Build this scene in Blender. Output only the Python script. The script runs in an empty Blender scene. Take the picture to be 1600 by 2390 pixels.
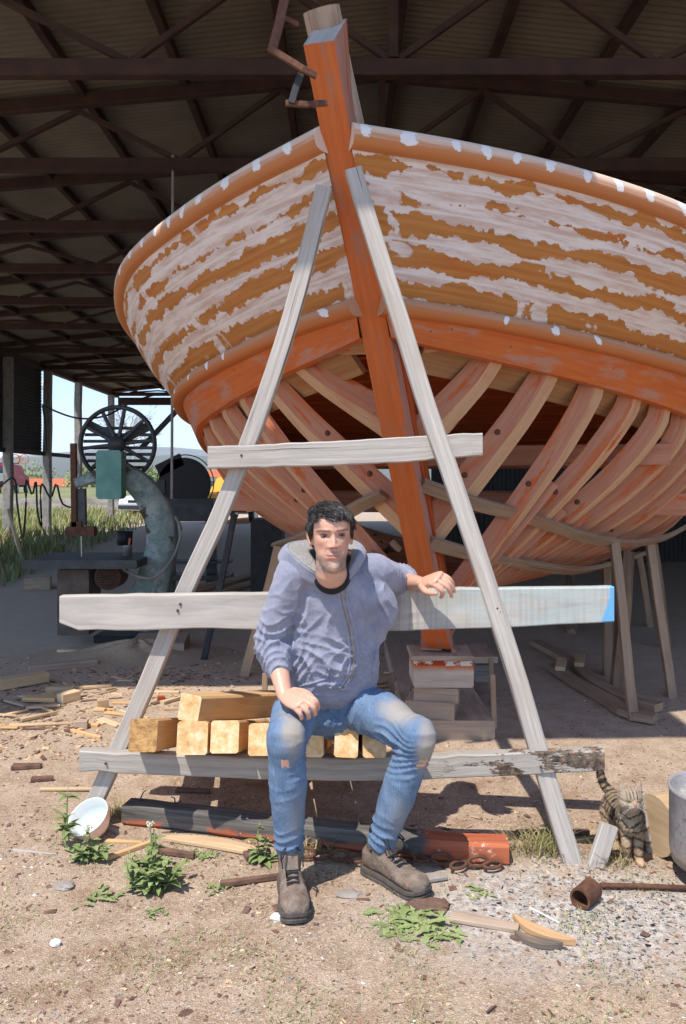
import bpy, bmesh, math, random
import numpy as np
from mathutils import Vector, Matrix, noise as mnoise
from mathutils.bvhtree import BVHTree
random.seed(7)
RNG = np.random.default_rng(11)
SC = bpy.context.scene
COL = SC.collection
PI = math.pi
CAM_H, FPX, HZ = 1.45, 1800.0, 1125.0        # eye height, focal length and horizon line of the photograph (1600 x 2390)

def at(px, py, Y):
    return Vector(((px-800)/FPX*Y, Y, CAM_H-(py-HZ)/FPX*Y))
def gp(px, py, z=0.0):
    Y = (CAM_H-z)*FPX/(py-HZ)
    return Vector(((px-800)/FPX*Y, Y, z))

# ------------------------------------------------------------------ objects
def link(o, parent=None):
    COL.objects.link(o)
    if parent is not None:
        o.parent = parent
    return o
def tag(o, label=None, cat=None, group=None, kind=None):
    if label: o['label'] = label
    if cat: o['category'] = cat
    if group: o['group'] = group
    if kind: o['kind'] = kind
    return o
def empty(name, loc=(0, 0, 0), label=None, cat=None, group=None):
    o = bpy.data.objects.new(name, None)
    o.location = loc
    o.empty_display_size = .1
    link(o)
    return tag(o, label, cat, group)

def frame(d, up=(0, 0, 1)):
    d = Vector(d).normalized(); up = Vector(up)
    s = d.cross(up)
    if s.length < 1e-4: s = d.cross(Vector((1, 0, 0)))
    s.normalize()
    return d, s, s.cross(d).normalized()

def cr(xk, yk, x):
    xk = np.asarray(xk, float); yk = np.asarray(yk, float); x = np.asarray(x, float)
    m = np.gradient(yk, xk, axis=0)
    i = np.clip(np.searchsorted(xk, x)-1, 0, len(xk)-2)
    h = xk[i+1]-xk[i]; t = (x-xk[i])/h
    if yk.ndim > 1: h = h[:, None]; t = t[:, None]
    return (2*t**3-3*t*t+1)*yk[i]+(t**3-2*t*t+t)*h*m[i]+(-2*t**3+3*t*t)*yk[i+1]+(t**3-t*t)*h*m[i+1]
def smooth_path(pts, n):
    pts = np.array([tuple(p) for p in pts], float)
    d = np.concatenate([[0], np.cumsum(np.linalg.norm(np.diff(pts, axis=0), axis=1))])
    return cr(d, pts, np.linspace(0, d[-1], n))

class MB:
    """collects vertices, faces and uvs; build() links them as ONE mesh object"""
    def __init__(s): s.v = []; s.f = []; s.uv = []; s.mi = []
    def add(s, verts, faces, uvs=None, mi=0):
        b = len(s.v)
        s.v.extend([tuple(p) for p in verts])
        for k, f in enumerate(faces):
            s.f.append(tuple(i+b for i in f))
            s.uv.append(uvs[k] if uvs else [(verts[i][0], verts[i][1]) for i in f])
            s.mi.append(mi)
        return s
    def sweep(s, pts, sec, up=(0, 0, 1), mi=0, caps=True, closed=True, scale=None, uo=None, frames=None):
        """sweep a 2-D section (side, up) along a polyline; u runs along it, v round it"""
        P = [Vector(p) for p in pts]; n = len(P); k = len(sec)
        uo = random.random()*20 if uo is None else uo
        vo = random.random()*5
        V = []; U = []; dist = 0
        per = [0]
        for j in range(k):
            a = sec[j]; c = sec[(j+1) % k]
            per.append(per[-1]+math.hypot(a[0]-c[0], a[1]-c[1]))
        for i in range(n):
            if frames: d, sd, u = frames[i]
            else:
                d = (P[min(i+1, n-1)]-P[max(i-1, 0)])
                d, sd, u = frame(d, up)
            if i: dist += (P[i]-P[i-1]).length
            q = 1 if scale is None else scale[i]
            q = (q, q) if not isinstance(q, (tuple, list)) else q
            for a, c in sec: V.append(P[i]+sd*a*q[0]+u*c*q[1])
            U.append(dist)
        F = []; UV = []
        kk = k if closed else k-1
        for i in range(n-1):
            for j in range(kk):
                j2 = (j+1) % k
                F.append((i*k+j, i*k+j2, (i+1)*k+j2, (i+1)*k+j))
                UV.append([(U[i]+uo, per[j]+vo), (U[i]+uo, per[j+1]+vo), (U[i+1]+uo, per[j+1]+vo), (U[i+1]+uo, per[j]+vo)])
        if caps and closed:
            for i in (0, n-1):
                f = [i*k+j for j in range(k)]
                F.append(tuple(f if i else f[::-1]))
                UV.append([(uo+sec[j][0], vo+sec[j][1]) for j in (range(k) if i else reversed(range(k)))])
        return s.add(V, F, UV, mi)
    def beam(s, p0, p1, w, h, up=(0, 0, 1), ch=.004, seg=1, wob=0, mi=0, taper=None, twist=0):
        p0 = Vector(p0); p1 = Vector(p1)
        n = max(2, seg+1)
        pts = []
        off = Vector((random.uniform(0, 50), 0, 0))
        for i in range(n):
            t = i/(n-1); p = p0.lerp(p1, t)
            if wob: p = p+mnoise.noise_vector(off+p*1.7)*wob
            pts.append(p)
        sc = None if taper is None else [1+(taper-1)*i/(n-1) for i in range(n)]
        return s.sweep(pts, rect(w, h, ch), up, mi, scale=sc)
    def tube(s, pts, r, n=8, mi=0, up=(0, 0, 1), caps=True):
        rr = r if isinstance(r, (list, tuple, np.ndarray)) else [r]*len(pts)
        sec = [(math.cos(2*PI*j/n), math.sin(2*PI*j/n)) for j in range(n)]
        return s.sweep(pts, sec, up, mi, caps, scale=[float(q) for q in rr])
    def box(s, c, size, rot=None, ch=.004, mi=0):
        c = Vector(c); x, y, z = size
        R = rot if rot is not None else Matrix.Identity(3)
        d = R @ Vector((0, 1, 0)); u = R @ Vector((0, 0, 1))
        return s.sweep([c-d*y/2, c+d*y/2], rect(x, z, min(ch, x*.3, z*.3)), u, mi)
    def lathe(s, prof, c=(0, 0, 0), n=24, mi=0, R=None):
        c = Vector(c); V = []; F = []; UV = []
        k = len(prof)
        for i in range(n):
            a = 2*PI*i/n
            for r, z in prof:
                p = Vector((r*math.cos(a), r*math.sin(a), z))
                if R is not None: p = R @ p
                V.append(c+p)
        for i in range(n):
            i2 = (i+1) % n
            for j in range(k-1):
                F.append((i*k+j, i2*k+j, i2*k+j+1, i*k+j+1))
                UV.append([(i/n*3, prof[j][1]), ((i+1)/n*3, prof[j][1]), ((i+1)/n*3, prof[j+1][1]), (i/n*3, prof[j+1][1])])
        return s.add(V, F, UV, mi)
    def grid(s, G, uv=None, mi=0, closed_u=False):
        G = np.asarray(G); a, b = G.shape[:2]
        V = G.reshape(-1, 3).tolist(); F = []; UV = []
        for i in range(a if closed_u else a-1):
            i2 = (i+1) % a
            for j in range(b-1):
                F.append((i*b+j, i2*b+j, i2*b+j+1, i*b+j+1))
                if uv is not None:
                    UV.append([tuple(uv[i][j]), tuple(uv[i2][j]), tuple(uv[i2][j+1]), tuple(uv[i][j+1])])
        return s.add(V, F, UV if uv is not None else None, mi)
    def ball(s, c, r, n=12, mi=0, R=None):
        c = Vector(c); r = Vector(r) if not isinstance(r, (int, float)) else Vector((r, r, r))
        m = n//2+1; V = []; F = []
        for i in range(m):
            th = PI*i/(m-1)
            for j in range(n):
                ph = 2*PI*j/n
                p = Vector((r.x*math.sin(th)*math.cos(ph), r.y*math.sin(th)*math.sin(ph), r.z*math.cos(th)))
                if R is not None: p = R @ p
                V.append(c+p)
        for i in range(m-1):
            for j in range(n):
                j2 = (j+1) % n
                F.append((i*n+j, (i+1)*n+j, (i+1)*n+j2, i*n+j2))
        return s.add(V, F, None, mi)
    def mesh(s, name, smooth=False, weld=False, recalc=True):
        me = bpy.data.meshes.new(name)
        me.from_pydata(s.v, [], s.f)
        ul = me.uv_layers.new(name='UVMap')
        flat = [c for f in s.uv for p in f for c in p]
        ul.data.foreach_set('uv', flat)
        me.polygons.foreach_set('material_index', s.mi)
        if recalc or weld:
            bm = bmesh.new(); bm.from_mesh(me)
            if weld: bmesh.ops.remove_doubles(bm, verts=bm.verts, dist=1e-5)
            if recalc: bmesh.ops.recalc_face_normals(bm, faces=bm.faces)
            bm.to_mesh(me); bm.free()
        if smooth: me.polygons.foreach_set('use_smooth', [True]*len(me.polygons))
        me.update()
        return me
    def build(s, name, mats, parent=None, smooth=False, weld=False, recalc=True):
        me = s.mesh(name, smooth, weld, recalc)
        for m in (mats if isinstance(mats, (list, tuple)) else [mats]): me.materials.append(m)
        return link(bpy.data.objects.new(name, me), parent)

def rect(w, h, c=.004):
    a, b = w/2, h/2
    c = min(c, a*.6, b*.6)
    return [(-a+c, -b), (a-c, -b), (a, -b+c), (a, b-c), (a-c, b), (-a+c, b), (-a, b-c), (-a, -b+c)]

def rotm(x=0, y=0, z=0):
    return Matrix.Rotation(z, 3, 'Z') @ Matrix.Rotation(y, 3, 'Y') @ Matrix.Rotation(x, 3, 'X')

# ------------------------------------------------------------------ materials
class NT:
    def __init__(s, name):
        s.m = bpy.data.materials.new(name); s.m.use_nodes = True
        s.t = s.m.node_tree; s.t.nodes.clear()
        s.out = s.t.nodes.new('ShaderNodeOutputMaterial')
        s.b = s.t.nodes.new('ShaderNodeBsdfPrincipled')
        s.t.links.new(s.b.outputs[0], s.out.inputs[0])
    def n(s, ty, **kw):
        nd = s.t.nodes.new('ShaderNode'+ty)
        for k, v in kw.items(): setattr(nd, k, v)
        return nd
    def put(s, sock, val):
        if hasattr(val, 'is_output') or isinstance(val, bpy.types.NodeSocket): s.t.links.new(val, sock)
        elif isinstance(val, (tuple, list)) and len(val) == 3 and sock.type == 'RGBA': sock.default_value = (*val, 1)
        else: sock.default_value = val
    def uv(s): return s.n('UVMap').outputs[0]
    def obj(s): return s.n('TexCoord').outputs['Object']
    def gen(s): return s.n('TexCoord').outputs['Generated']
    def pos(s): return s.n('NewGeometry').outputs['Position']
    def rnd(s): return s.n('ObjectInfo').outputs['Random']
    def attr(s, name): return s.n('Attribute', attribute_name=name)
    def map(s, v, scale=(1, 1, 1), loc=(0, 0, 0)):
        nd = s.n('Mapping'); s.put(nd.inputs[0], v); nd.inputs['Scale'].default_value = scale; nd.inputs['Location'].default_value = loc
        return nd.outputs[0]
    def noise(s, v, scale=5, det=4, ro=.55, dist=0, color=False):
        nd = s.n('TexNoise'); s.put(nd.inputs['Vector'], v)
        nd.inputs['Scale'].default_value = scale; nd.inputs['Detail'].default_value = det
        nd.inputs['Roughness'].default_value = ro; nd.inputs['Distortion'].default_value = dist
        return nd.outputs['Color' if color else 'Fac'] if color else nd.outputs[0]
    def voro(s, v, scale=5, feature='F1', out=0, rand=1):
        nd = s.n('TexVoronoi', feature=feature); s.put(nd.inputs['Vector'], v); nd.inputs['Scale'].default_value = scale
        nd.inputs['Randomness'].default_value = rand
        return nd.outputs[out]
    def wave(s, v, scale=5, dist=2, det=2, ds=1, axis='X', ty='BANDS'):
        nd = s.n('TexWave', wave_type=ty)
        if ty == 'BANDS': nd.bands_direction = axis
        s.put(nd.inputs['Vector'], v); nd.inputs['Scale'].default_value = scale
        nd.inputs['Distortion'].default_value = dist; nd.inputs['Detail'].default_value = det; nd.inputs['Detail Scale'].default_value = ds
        return nd.outputs['Fac']
    def ma(s, op, a, b=0., c=0., clamp=False):
        nd = s.n('Math', operation=op, use_clamp=clamp)
        s.put(nd.inputs[0], a); s.put(nd.inputs[1], b)
        if op in ('MULTIPLY_ADD', 'SMOOTH_MIN', 'WRAP', 'COMPARE'): s.put(nd.inputs[2], c)
        return nd.outputs[0]
    def step(s, v, a, b, lo=0., hi=1.):
        nd = s.n('MapRange', interpolation_type='SMOOTHSTEP')
        s.put(nd.inputs['Value'], v); s.put(nd.inputs['From Min'], a); s.put(nd.inputs['From Max'], b)
        nd.inputs['To Min'].default_value = lo; nd.inputs['To Max'].default_value = hi
        return nd.outputs[0]
    def mix(s, f, a, b, mode='MIX'):
        nd = s.n('Mix', data_type='RGBA', blend_type=mode)
        s.put(nd.inputs[0], f); s.put(nd.inputs[6], a); s.put(nd.inputs[7], b)
        return nd.outputs[2]
    def ramp(s, f, stops, interp='LINEAR'):
        nd = s.n('ValToRGB'); nd.color_ramp.interpolation = interp
        e = nd.color_ramp.elements
        while len(e) < len(stops): e.new(.5)
        for k, (p, c) in enumerate(stops):
            e[k].position = p; e[k].color = (*c, 1) if len(c) == 3 else c
        s.put(nd.inputs[0], f)
        return nd.outputs[0]
    def sep(s, v):
        nd = s.n('SeparateXYZ'); s.put(nd.inputs[0], v); return nd.outputs
    def comb(s, x=0., y=0., z=0.):
        nd = s.n('CombineXYZ')
        for k, q in enumerate((x, y, z)): s.put(nd.inputs[k], q)
        return nd.outputs[0]
    def bump(s, h, strength=.3, dist=.01):
        nd = s.n('Bump'); nd.inputs['Strength'].default_value = strength; nd.inputs['Distance'].default_value = dist
        s.put(nd.inputs['Height'], h); s.t.links.new(nd.outputs[0], s.b.inputs['Normal'])
    def done(s, col, rough=.8, metal=0, spec=None):
        s.put(s.b.inputs['Base Color'], col); s.put(s.b.inputs['Roughness'], rough); s.put(s.b.inputs['Metallic'], metal)
        if spec is not None: s.b.inputs['Specular IOR Level'].default_value = spec
        return s.m

def grain(N, uv, fine=60, knots=True):
    g = N.noise(N.map(uv, (3, fine, 1)), 1, 5, .65, .4)
    r = N.noise(N.map(uv, (.9, fine*.35, 1), (3, 7, 0)), 1, 3, .55, 1.2)
    return g, r

def wood(name, c_lo, c_hi, stain=None, stain_amt=.5, rough=.85, fine=60, bump=.35, ring=.35, cracks=.35, paint=None, paint_amt=.5, rnd=.0):
    N = NT(name); uv = N.uv()
    g, r = grain(N, uv, fine)
    f = N.ma('ADD', N.ma('MULTIPLY', g, 1-ring), N.ma('MULTIPLY', r, ring))
    col = N.ramp(f, [(.28, c_lo), (.72, c_hi)])
    if stain:
        st = N.step(N.noise(N.map(uv, (1.6, 7, 1), (3, 1, 0)), 1.3, 4, .6), .5, .68)
        col = N.mix(N.ma('MULTIPLY', st, stain_amt), col, stain)
    if paint:
        pt = N.step(N.noise(N.map(uv, (2.2, 12, 1), (7, 4, 0)), 1.2, 6, .7), .62-paint_amt*.25, .66-paint_amt*.22)
        col = N.mix(pt, col, paint)
    if cracks:
        ck = N.step(N.noise(N.map(uv, (1.2, 70, 1), (11, 2, 0)), 1, 3, .5, .3), .29, .36)
        col = N.mix(N.ma('MULTIPLY', N.ma('SUBTRACT', 1, ck), cracks), col, (c_lo[0]*.25, c_lo[1]*.25, c_lo[2]*.25))
    if rnd:
        hv = N.n('HueSaturation'); N.put(hv.inputs['Color'], col)
        N.put(hv.inputs['Value'], N.ma('ADD', 1-rnd, N.ma('MULTIPLY', N.rnd(), 2*rnd)))
        col = hv.outputs[0]
    N.bump(f, bump, .004)
    return N.done(col, rough, 0, .25)

M = {}
M['grey_wood'] = wood('weathered_grey_wood', (.31, .275, .24), (.60, .555, .50), (.40, .34, .28), .6, cracks=.9, fine=85, bump=.6)
M['grey_wood_dark'] = wood('dark_weathered_wood', (.16, .14, .125), (.36, .33, .30), (.40, .30, .21), .5, cracks=.7)
N = NT('barky_bar_wood'); uv = N.uv(); g, r = grain(N, uv, 50); X_, Y_, Z_ = N.sep(N.pos())
f = N.ma('ADD', N.ma('MULTIPLY', g, .7), N.ma('MULTIPLY', r, .3)); col = N.ramp(f, [(.28, (.27, .24, .21)), (.72, (.50, .46, .41))])
bn = N.noise(N.map(N.pos(), (7, 7, 16)), 1, 5, .7); bk = N.ma('MULTIPLY', N.step(N.ma('ADD', bn, N.ma('MULTIPLY', X_, .12)), .60, .66), N.step(X_, .3, .55))
col = N.mix(bk, col, N.ramp(N.noise(N.pos(), 45, 4, .7), [(.35, (.045, .035, .03)), (.55, (.16, .12, .09)), (.7, (.42, .25, .13))]))
N.bump(N.ma('ADD', f, N.ma('MULTIPLY', bk, bn)), .7, .008); M['bark_bar'] = N.done(col, .9, 0, .2)
M['sliver'] = wood('curved_sliver', (.46, .26, .12), (.66, .44, .25), (.30, .16, .08), .5, cracks=.3)
M['raw_pine'] = wood('fresh_sawn_pine', (.54, .31, .13), (.76, .51, .27), (.52, .30, .13), .6, cracks=.3, ring=.3, rnd=.14)
M['pale_pine'] = wood('pale_pine_offcut', (.50, .34, .19), (.70, .52, .33), (.42, .27, .15), .5, cracks=.2, rnd=.2)
M['prop_wood'] = wood('prop_timber', (.26, .17, .11), (.44, .32, .22), (.20, .13, .09), .5, cracks=.4, rnd=.15)
M['shelf'] = wood('beam_shelf_wood', (.26, .13, .06), (.44, .25, .12), (.40, .11, .03), .6, cracks=.3)
M['rib_edge'] = wood('raw_rib_edge', (.46, .25, .13), (.62, .40, .24), (.46, .18, .09), .6, cracks=.3, paint=(.50, .12, .03), paint_amt=.05)
M['rib_face'] = wood('primed_rib_face', (.42, .165, .09), (.57, .275, .175), (.54, .13, .04), .8, cracks=.25, fine=35, ring=.2, paint=(.54, .12, .03), paint_amt=.2)
M['ribband'] = wood('grey_batten', (.20, .13, .085), (.38, .28, .195), (.40, .13, .06), .3, cracks=.5)
M['block_wood'] = wood('keel_block_wood', (.33, .23, .16), (.55, .43, .33), (.24, .16, .12), .6, cracks=.5)
M['red_beam'] = wood('red_lead_beam', (.30, .05, .012), (.46, .095, .02), (.38, .15, .06), .5, cracks=.2)
M['charred'] = wood('charred_painted_log', (.045, .04, .038), (.17, .155, .14), (.26, .22, .19), .4, cracks=.6, paint=(.50, .115, .035), paint_amt=.10)
M['red_log'] = wood('orange_painted_log', (.46, .10, .03), (.60, .17, .06), (.66, .55, .45), .35, cracks=.5)

def orange_primer(name, lo=(.48, .105, .022), hi=(.62, .17, .04), worn=(.42, .24, .18), amt=.65):
    N = NT(name); uv = N.uv()
    g, r = grain(N, uv, 50)
    f = N.ma('ADD', N.ma('MULTIPLY', g, .7), N.ma('MULTIPLY', r, .3))
    col = N.ramp(f, [(.3, lo), (.7, hi)])
    w = N.step(N.noise(N.map(uv, (1.3, 6, 1)), 1.6, 6, .68), .62-.2*amt, .74-.2*amt)
    col = N.mix(N.ma('MULTIPLY', w, .75), col, worn)
    w2 = N.step(N.noise(N.map(uv, (2.5, 40, 1), (5, 5, 0)), 1, 3, .6), .62, .72)
    col = N.mix(N.ma('MULTIPLY', w2, .5), col, (.30, .16, .11))
    d = N.voro(N.map(uv, (7, 9, 1)), 1, 'F1')
    dot = N.ma('SUBTRACT', 1, N.step(d, .035, .07))
    col = N.mix(N.ma('MULTIPLY', dot, .8), col, (.07, .03, .02))
    N.bump(f, .3, .004)
    return N.done(col, .75, 0, .3)
M['orange'] = orange_primer('orange_primer_wood')
M['stem_front'] = orange_primer('stem_orange_primer', (.48, .105, .022), (.61, .165, .042), (.36, .17, .11), .5)
M['stem_side'] = orange_primer('stem_worn_primer', (.42, .17, .115), (.52, .28, .22), (.44, .115, .04), .55)

def planking():
    N = NT('filled_planking'); uv = N.uv()
    x, y, _ = N.sep(uv)
    g = N.noise(N.map(uv, (2.2, 34, 1)), 1, 5, .65, .5)
    r = N.wave(N.map(uv, (.30, 2.6, 1)), 2.0, 9, 3, .8, 'Y')
    f = N.ma('ADD', N.ma('MULTIPLY', g, .88), N.ma('MULTIPLY', r, .12))
    col = N.ramp(f, [(.25, (.34, .125, .028)), (.55, (.47, .195, .050)), (.8, (.54, .245, .075))])
    red = N.step(N.noise(N.map(uv, (1.2, 5, 1), (9, 0, 0)), 1.2, 4, .6), .53, .7)
    col = N.mix(N.ma('MULTIPLY', red, .6), col, (.47, .115, .02))
    brk = N.noise(N.map(uv, (9, 22, 1)), 1, 5, .7)            # ragged edges
    brk2 = N.noise(N.map(uv, (2.6, 3.0, 1), (4, 2, 0)), 1, 3, .6)
    ynz = N.ma('ADD', y, N.ma('MULTIPLY', N.ma('SUBTRACT', N.noise(N.map(uv, (.5, .5, 1)), 1, 2, .5), .5), .03))
    mask = None; line = None
    n2 = N.noise(N.map(uv, (4.2, 4.0, 1), (1, 5, 0)), 1, 3, .55)
    jag = N.noise(N.map(uv, (16, 9, 1), (2, 2, 0)), 1, 3, .6)
    for k, (c, wd) in enumerate(((.0, .10), (.20, .085), (.36, .07), (.575, .08), (.80, .08), (1.0, .02))):
        d = N.ma('ABSOLUTE', N.ma('SUBTRACT', ynz, c))
        nz = N.noise(N.map(uv, (3.0, .6, 1), (k*7.3, k*3.1, 0)), 1, 2, .6)
        lim = N.ma('MULTIPLY', N.ma('SUBTRACT', nz, .38), wd*2.6)
        lim = N.ma('ADD', lim, N.ma('ADD', N.ma('MULTIPLY', N.ma('SUBTRACT', n2, .53), .15), wd*.48))
        lim = N.ma('ADD', lim, N.ma('ADD', N.ma('MULTIPLY', N.ma('SUBTRACT', jag, .5), .12), N.ma('MULTIPLY', N.ma('SUBTRACT', brk, .5), .05)))
        q = N.step(N.ma('SUBTRACT', lim, d), -.003, .004)
        mask = q if mask is None else N.ma('MAXIMUM', mask, q)
        if 0 < k < 5:
            l = N.ma('SUBTRACT', 1, N.step(d, .005, .013))
            line = l if line is None else N.ma('MAXIMUM', line, l)
    idx = None
    for c in (.20, .36, .575, .80):
        q = N.ma('GREATER_THAN', ynz, c); idx = q if idx is None else N.ma('ADD', idx, q)
    bw = N.noise(N.comb(N.ma('ADD', N.ma('MULTIPLY', x, 2.7), N.ma('MULTIPLY', N.ma('SUBTRACT', jag, .5), .5)), N.ma('MULTIPLY', idx, 7.7), 0.), 1, 2, .5)
    mask = N.ma('MAXIMUM', mask, N.step(bw, .635, .65))
    bl = N.voro(N.map(N.comb(N.ma('ADD', x, N.ma('MULTIPLY', brk, .05)), N.ma('ADD', y, N.ma('MULTIPLY', brk, .06)), 0.), (2.3, 3.4, 1)), 1, 'F1')
    blob = N.ma('SUBTRACT', 1, N.step(bl, .21, .235))
    mask = N.ma('MAXIMUM', mask, N.ma('MULTIPLY', blob, N.step(brk2, .47, .49)))
    thin = N.step(N.noise(N.map(uv, (3, 16, 1), (2, 8, 0)), 1, 5, .7), .36, .62)
    fill = N.mix(thin, (.56, .41, .345), (.74, .66, .62))
    col = N.mix(mask, col, fill)
    col = N.mix(N.ma('MULTIPLY', line, .7), col, (.74, .68, .64))
    ye = N.voro(N.map(uv, (2.7, 5.5, 1), (3.3, 1.7, 0)), 1, 'F1')
    yd = N.ma('MULTIPLY', N.ma('SUBTRACT', 1, N.step(ye, .08, .105)), N.ma('SUBTRACT', 1, mask))
    col = N.mix(N.ma('MULTIPLY', yd, .7), col, (.52, .36, .14))
    hgt = N.ma('ADD', N.ma('MULTIPLY', mask, 1.2), N.ma('MULTIPLY', N.ma('MULTIPLY', thin, mask), .8))
    N.bump(N.ma('ADD', hgt, N.ma('MULTIPLY', f, .4)), .55, .004)
    return N.done(col, .72, 0, .3)
M['planking'] = planking()

def rail_mat(name, sp, amt, pale, low):
    """v=0..1 runs over the moulding from its top to its underside; dabs of white filler over the fastenings"""
    N = NT(name); uv = N.uv(); x, y, _ = N.sep(uv)
    g = N.noise(N.map(uv, (2.5, 16, 1)), 1, 5, .65, .3)
    col = N.mix(N.step(N.ma('ADD', y, N.ma('MULTIPLY', N.ma('SUBTRACT', g, .5), .35)), .38, .62), pale, low)
    col = N.mix(N.ma('MULTIPLY', N.step(g, .5, .75), .35), col, (.36, .17, .07))
    brk = N.noise(N.map(uv, (26, 6, 1)), 1, 4, .7)
    brk2 = N.noise(N.map(uv, (1.1, .2, 1), (5, 3, 0)), 1, 2, .5)
    ph = N.ma('FRACT', N.ma('ADD', N.ma('MULTIPLY', x, 1/sp), N.ma('MULTIPLY', brk2, 2.6)))
    dx = N.ma('ABSOLUTE', N.ma('SUBTRACT', ph, .5))
    dy = N.ma('ABSOLUTE', N.ma('SUBTRACT', y, .42))
    d = N.ma('ADD', N.ma('POWER', N.ma('MULTIPLY', dx, sp/.034), 2.), N.ma('POWER', N.ma('MULTIPLY', dy, 1/.24), 2.))
    sz = N.noise(N.comb(N.ma('FLOOR', N.ma('ADD', N.ma('MULTIPLY', x, 1/sp), N.ma('MULTIPLY', brk2, 2.6))), 3.3, 0.), 1.7, 1, .5)
    d = N.ma('MULTIPLY', d, N.ma('ADD', .1, N.ma('MULTIPLY', sz, 1.9)))
    d = N.ma('ADD', d, N.ma('MULTIPLY', N.ma('SUBTRACT', brk, .5), 2.2))
    dab = N.ma('MULTIPLY', N.ma('SUBTRACT', 1, N.step(d, .55, .7)), N.step(brk2, .60-amt, .61-amt))
    col = N.mix(dab, col, (.78, .76, .74))
    N.bump(N.ma('ADD', N.ma('MULTIPLY', dab, 2), g), .4, .005)
    return N.done(col, .7, 0, .3)
M['rail'] = rail_mat('rail_moulding', .185, .4, (.70, .54, .43), (.50, .20, .075))
M['strake'] = rail_mat('strake_moulding', .34, .12, (.48, .26, .15), (.50, .165, .05))

def simple(name, col, rough=.7, metal=0, var=.15, scale=20, bump=0, c2=None, spec=.4):
    N = NT(name)
    nz = N.noise(N.obj(), scale, 5, .6)
    c2 = c2 or tuple(max(0, c*(1-var*2)) for c in col)
    c = N.ramp(nz, [(.3, c2), (.7, col)])
    if bump: N.bump(nz, bump, .004)
    return N.done(c, rough, metal, spec)
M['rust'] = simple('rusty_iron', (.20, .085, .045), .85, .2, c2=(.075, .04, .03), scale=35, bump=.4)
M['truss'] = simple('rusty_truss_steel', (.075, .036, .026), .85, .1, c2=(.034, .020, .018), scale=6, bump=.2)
M['steel_dark'] = simple('dark_steel', (.055, .055, .058), .6, .3, c2=(.03, .03, .03), scale=12)
M['post'] = simple('weathered_post', (.34, .325, .30), .9, 0, c2=(.20, .185, .17), scale=9, bump=.3)
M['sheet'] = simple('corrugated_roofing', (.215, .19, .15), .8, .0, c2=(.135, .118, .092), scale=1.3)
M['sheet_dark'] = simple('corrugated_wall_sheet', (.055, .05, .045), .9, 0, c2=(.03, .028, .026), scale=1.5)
M['black'] = simple('black_rubber', (.02, .02, .02), .6, 0, scale=20)
M['white'] = simple('white_paint', (.78, .77, .74), .6, 0, .04)
M['plastic'] = simple('translucent_plastic', (.74, .74, .72), .35, 0, .03)
M['plastic'].node_tree.nodes['Principled BSDF'].inputs['Subsurface Weight'].default_value = .3
M['galv'] = simple('galvanised_metal', (.45, .45, .44), .45, .7, .1, 14)
M['nail'] = simple('steel_nail', (.40, .39, .38), .4, .8, .1, 14)
M['chalk'] = simple('white_filler', (.80, .79, .77), .8, 0, .05)
# ------------------------------------------------------------------ camera, light, sky
cam = bpy.data.cameras.new('camera'); camo = link(bpy.data.objects.new('camera', cam))
cam.sensor_fit = 'VERTICAL'; cam.sensor_height = 36; cam.lens = FPX/2390*36
cam.shift_y = -(1195-HZ)/2390
cam.clip_start = .05; cam.clip_end = 20000
camo.location = (0, 0, CAM_H); camo.rotation_euler = (PI/2, 0, 0)
SC.camera = camo
SA, SB = .31, .45                                  # a shadow moves this far right / away per metre of height
SUN_EL = math.atan2(1, math.hypot(SA, SB))
sun = bpy.data.lights.new('sun', 'SUN'); suno = link(bpy.data.objects.new('sun', sun))
sun.energy = 3.1; sun.angle = math.radians(.5); sun.color = (1, .94, .86)
suno.rotation_euler = Vector((SA, SB, -1)).to_track_quat('-Z', 'Y').to_euler()
W = bpy.data.worlds.new('World'); SC.world = W; W.use_nodes = True
wt = W.node_tree; sky = wt.nodes.new('ShaderNodeTexSky'); sky.sky_type = 'NISHITA'; sky.sun_disc = False
sky.sun_elevation = SUN_EL; sky.sun_rotation = math.atan2(-SA, -SB)
sky.air_density = .75; sky.dust_density = .1; sky.ozone_density = 2.6
wt.links.new(sky.outputs[0], wt.nodes['Background'].inputs[0]); wt.nodes['Background'].inputs[1].default_value = .15
SC.view_settings.view_transform = 'Standard'; SC.view_settings.look = 'None'; SC.view_settings.gamma = 1
SC.view_settings.exposure = .85
SC.cycles.use_denoising = True
SC.cycles.max_bounces = 8; SC.cycles.diffuse_bounces = 5

# ------------------------------------------------------------------ ground
def gh(x, y):
    """height of the yard: trodden soil, a grassy bank on the left, a terrace far behind"""
    z = mnoise.noise(Vector((x*1.1, y*1.1, 0)))*.012+mnoise.noise(Vector((x*4, y*4, 3)))*.006
    z *= min(1, max(.25, 1-(y-14)/8))
    k = min(1, max(0, (-4.6-.12*(y-11)-x)/1.6))*min(1, max(0, (y-9.5)/2))
    return z+k*k*(3-2*k)*.16
def axis(a, b, fine0, fine1, df, dc):
    r = list(np.arange(fine0, fine1, df)); x = fine0; d = df
    while x > a: d *= dc; x -= d; r.insert(0, x)
    x = r[-1]; d = df
    while x < b: d *= dc; x += d; r.append(x)
    return r
gx = axis(-6000, 6000, -2.2, 2.6, .03, 1.14); gy = axis(-400, 9000, 1.7, 6.5, .03, 1.14)
G = np.array([[(x, y, gh(x, y) if abs(x) < 40 and -5 < y < 60 else 0) for y in gy] for x in gx])
mb = MB(); mb.grid(G, [[(p[0], p[1]) for p in r] for r in G])
N = NT('trodden_sandy_soil'); p = N.pos(); px_, py_, _ = N.sep(p)
big = N.noise(p, .9, 4, .6); mid = N.noise(p, 7, 5, .7); fine = N.noise(p, 60, 4, .7); grit = N.voro(p, 190, 'F1')
gritc = N.voro(p, 190, 'F1', 1)
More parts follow.
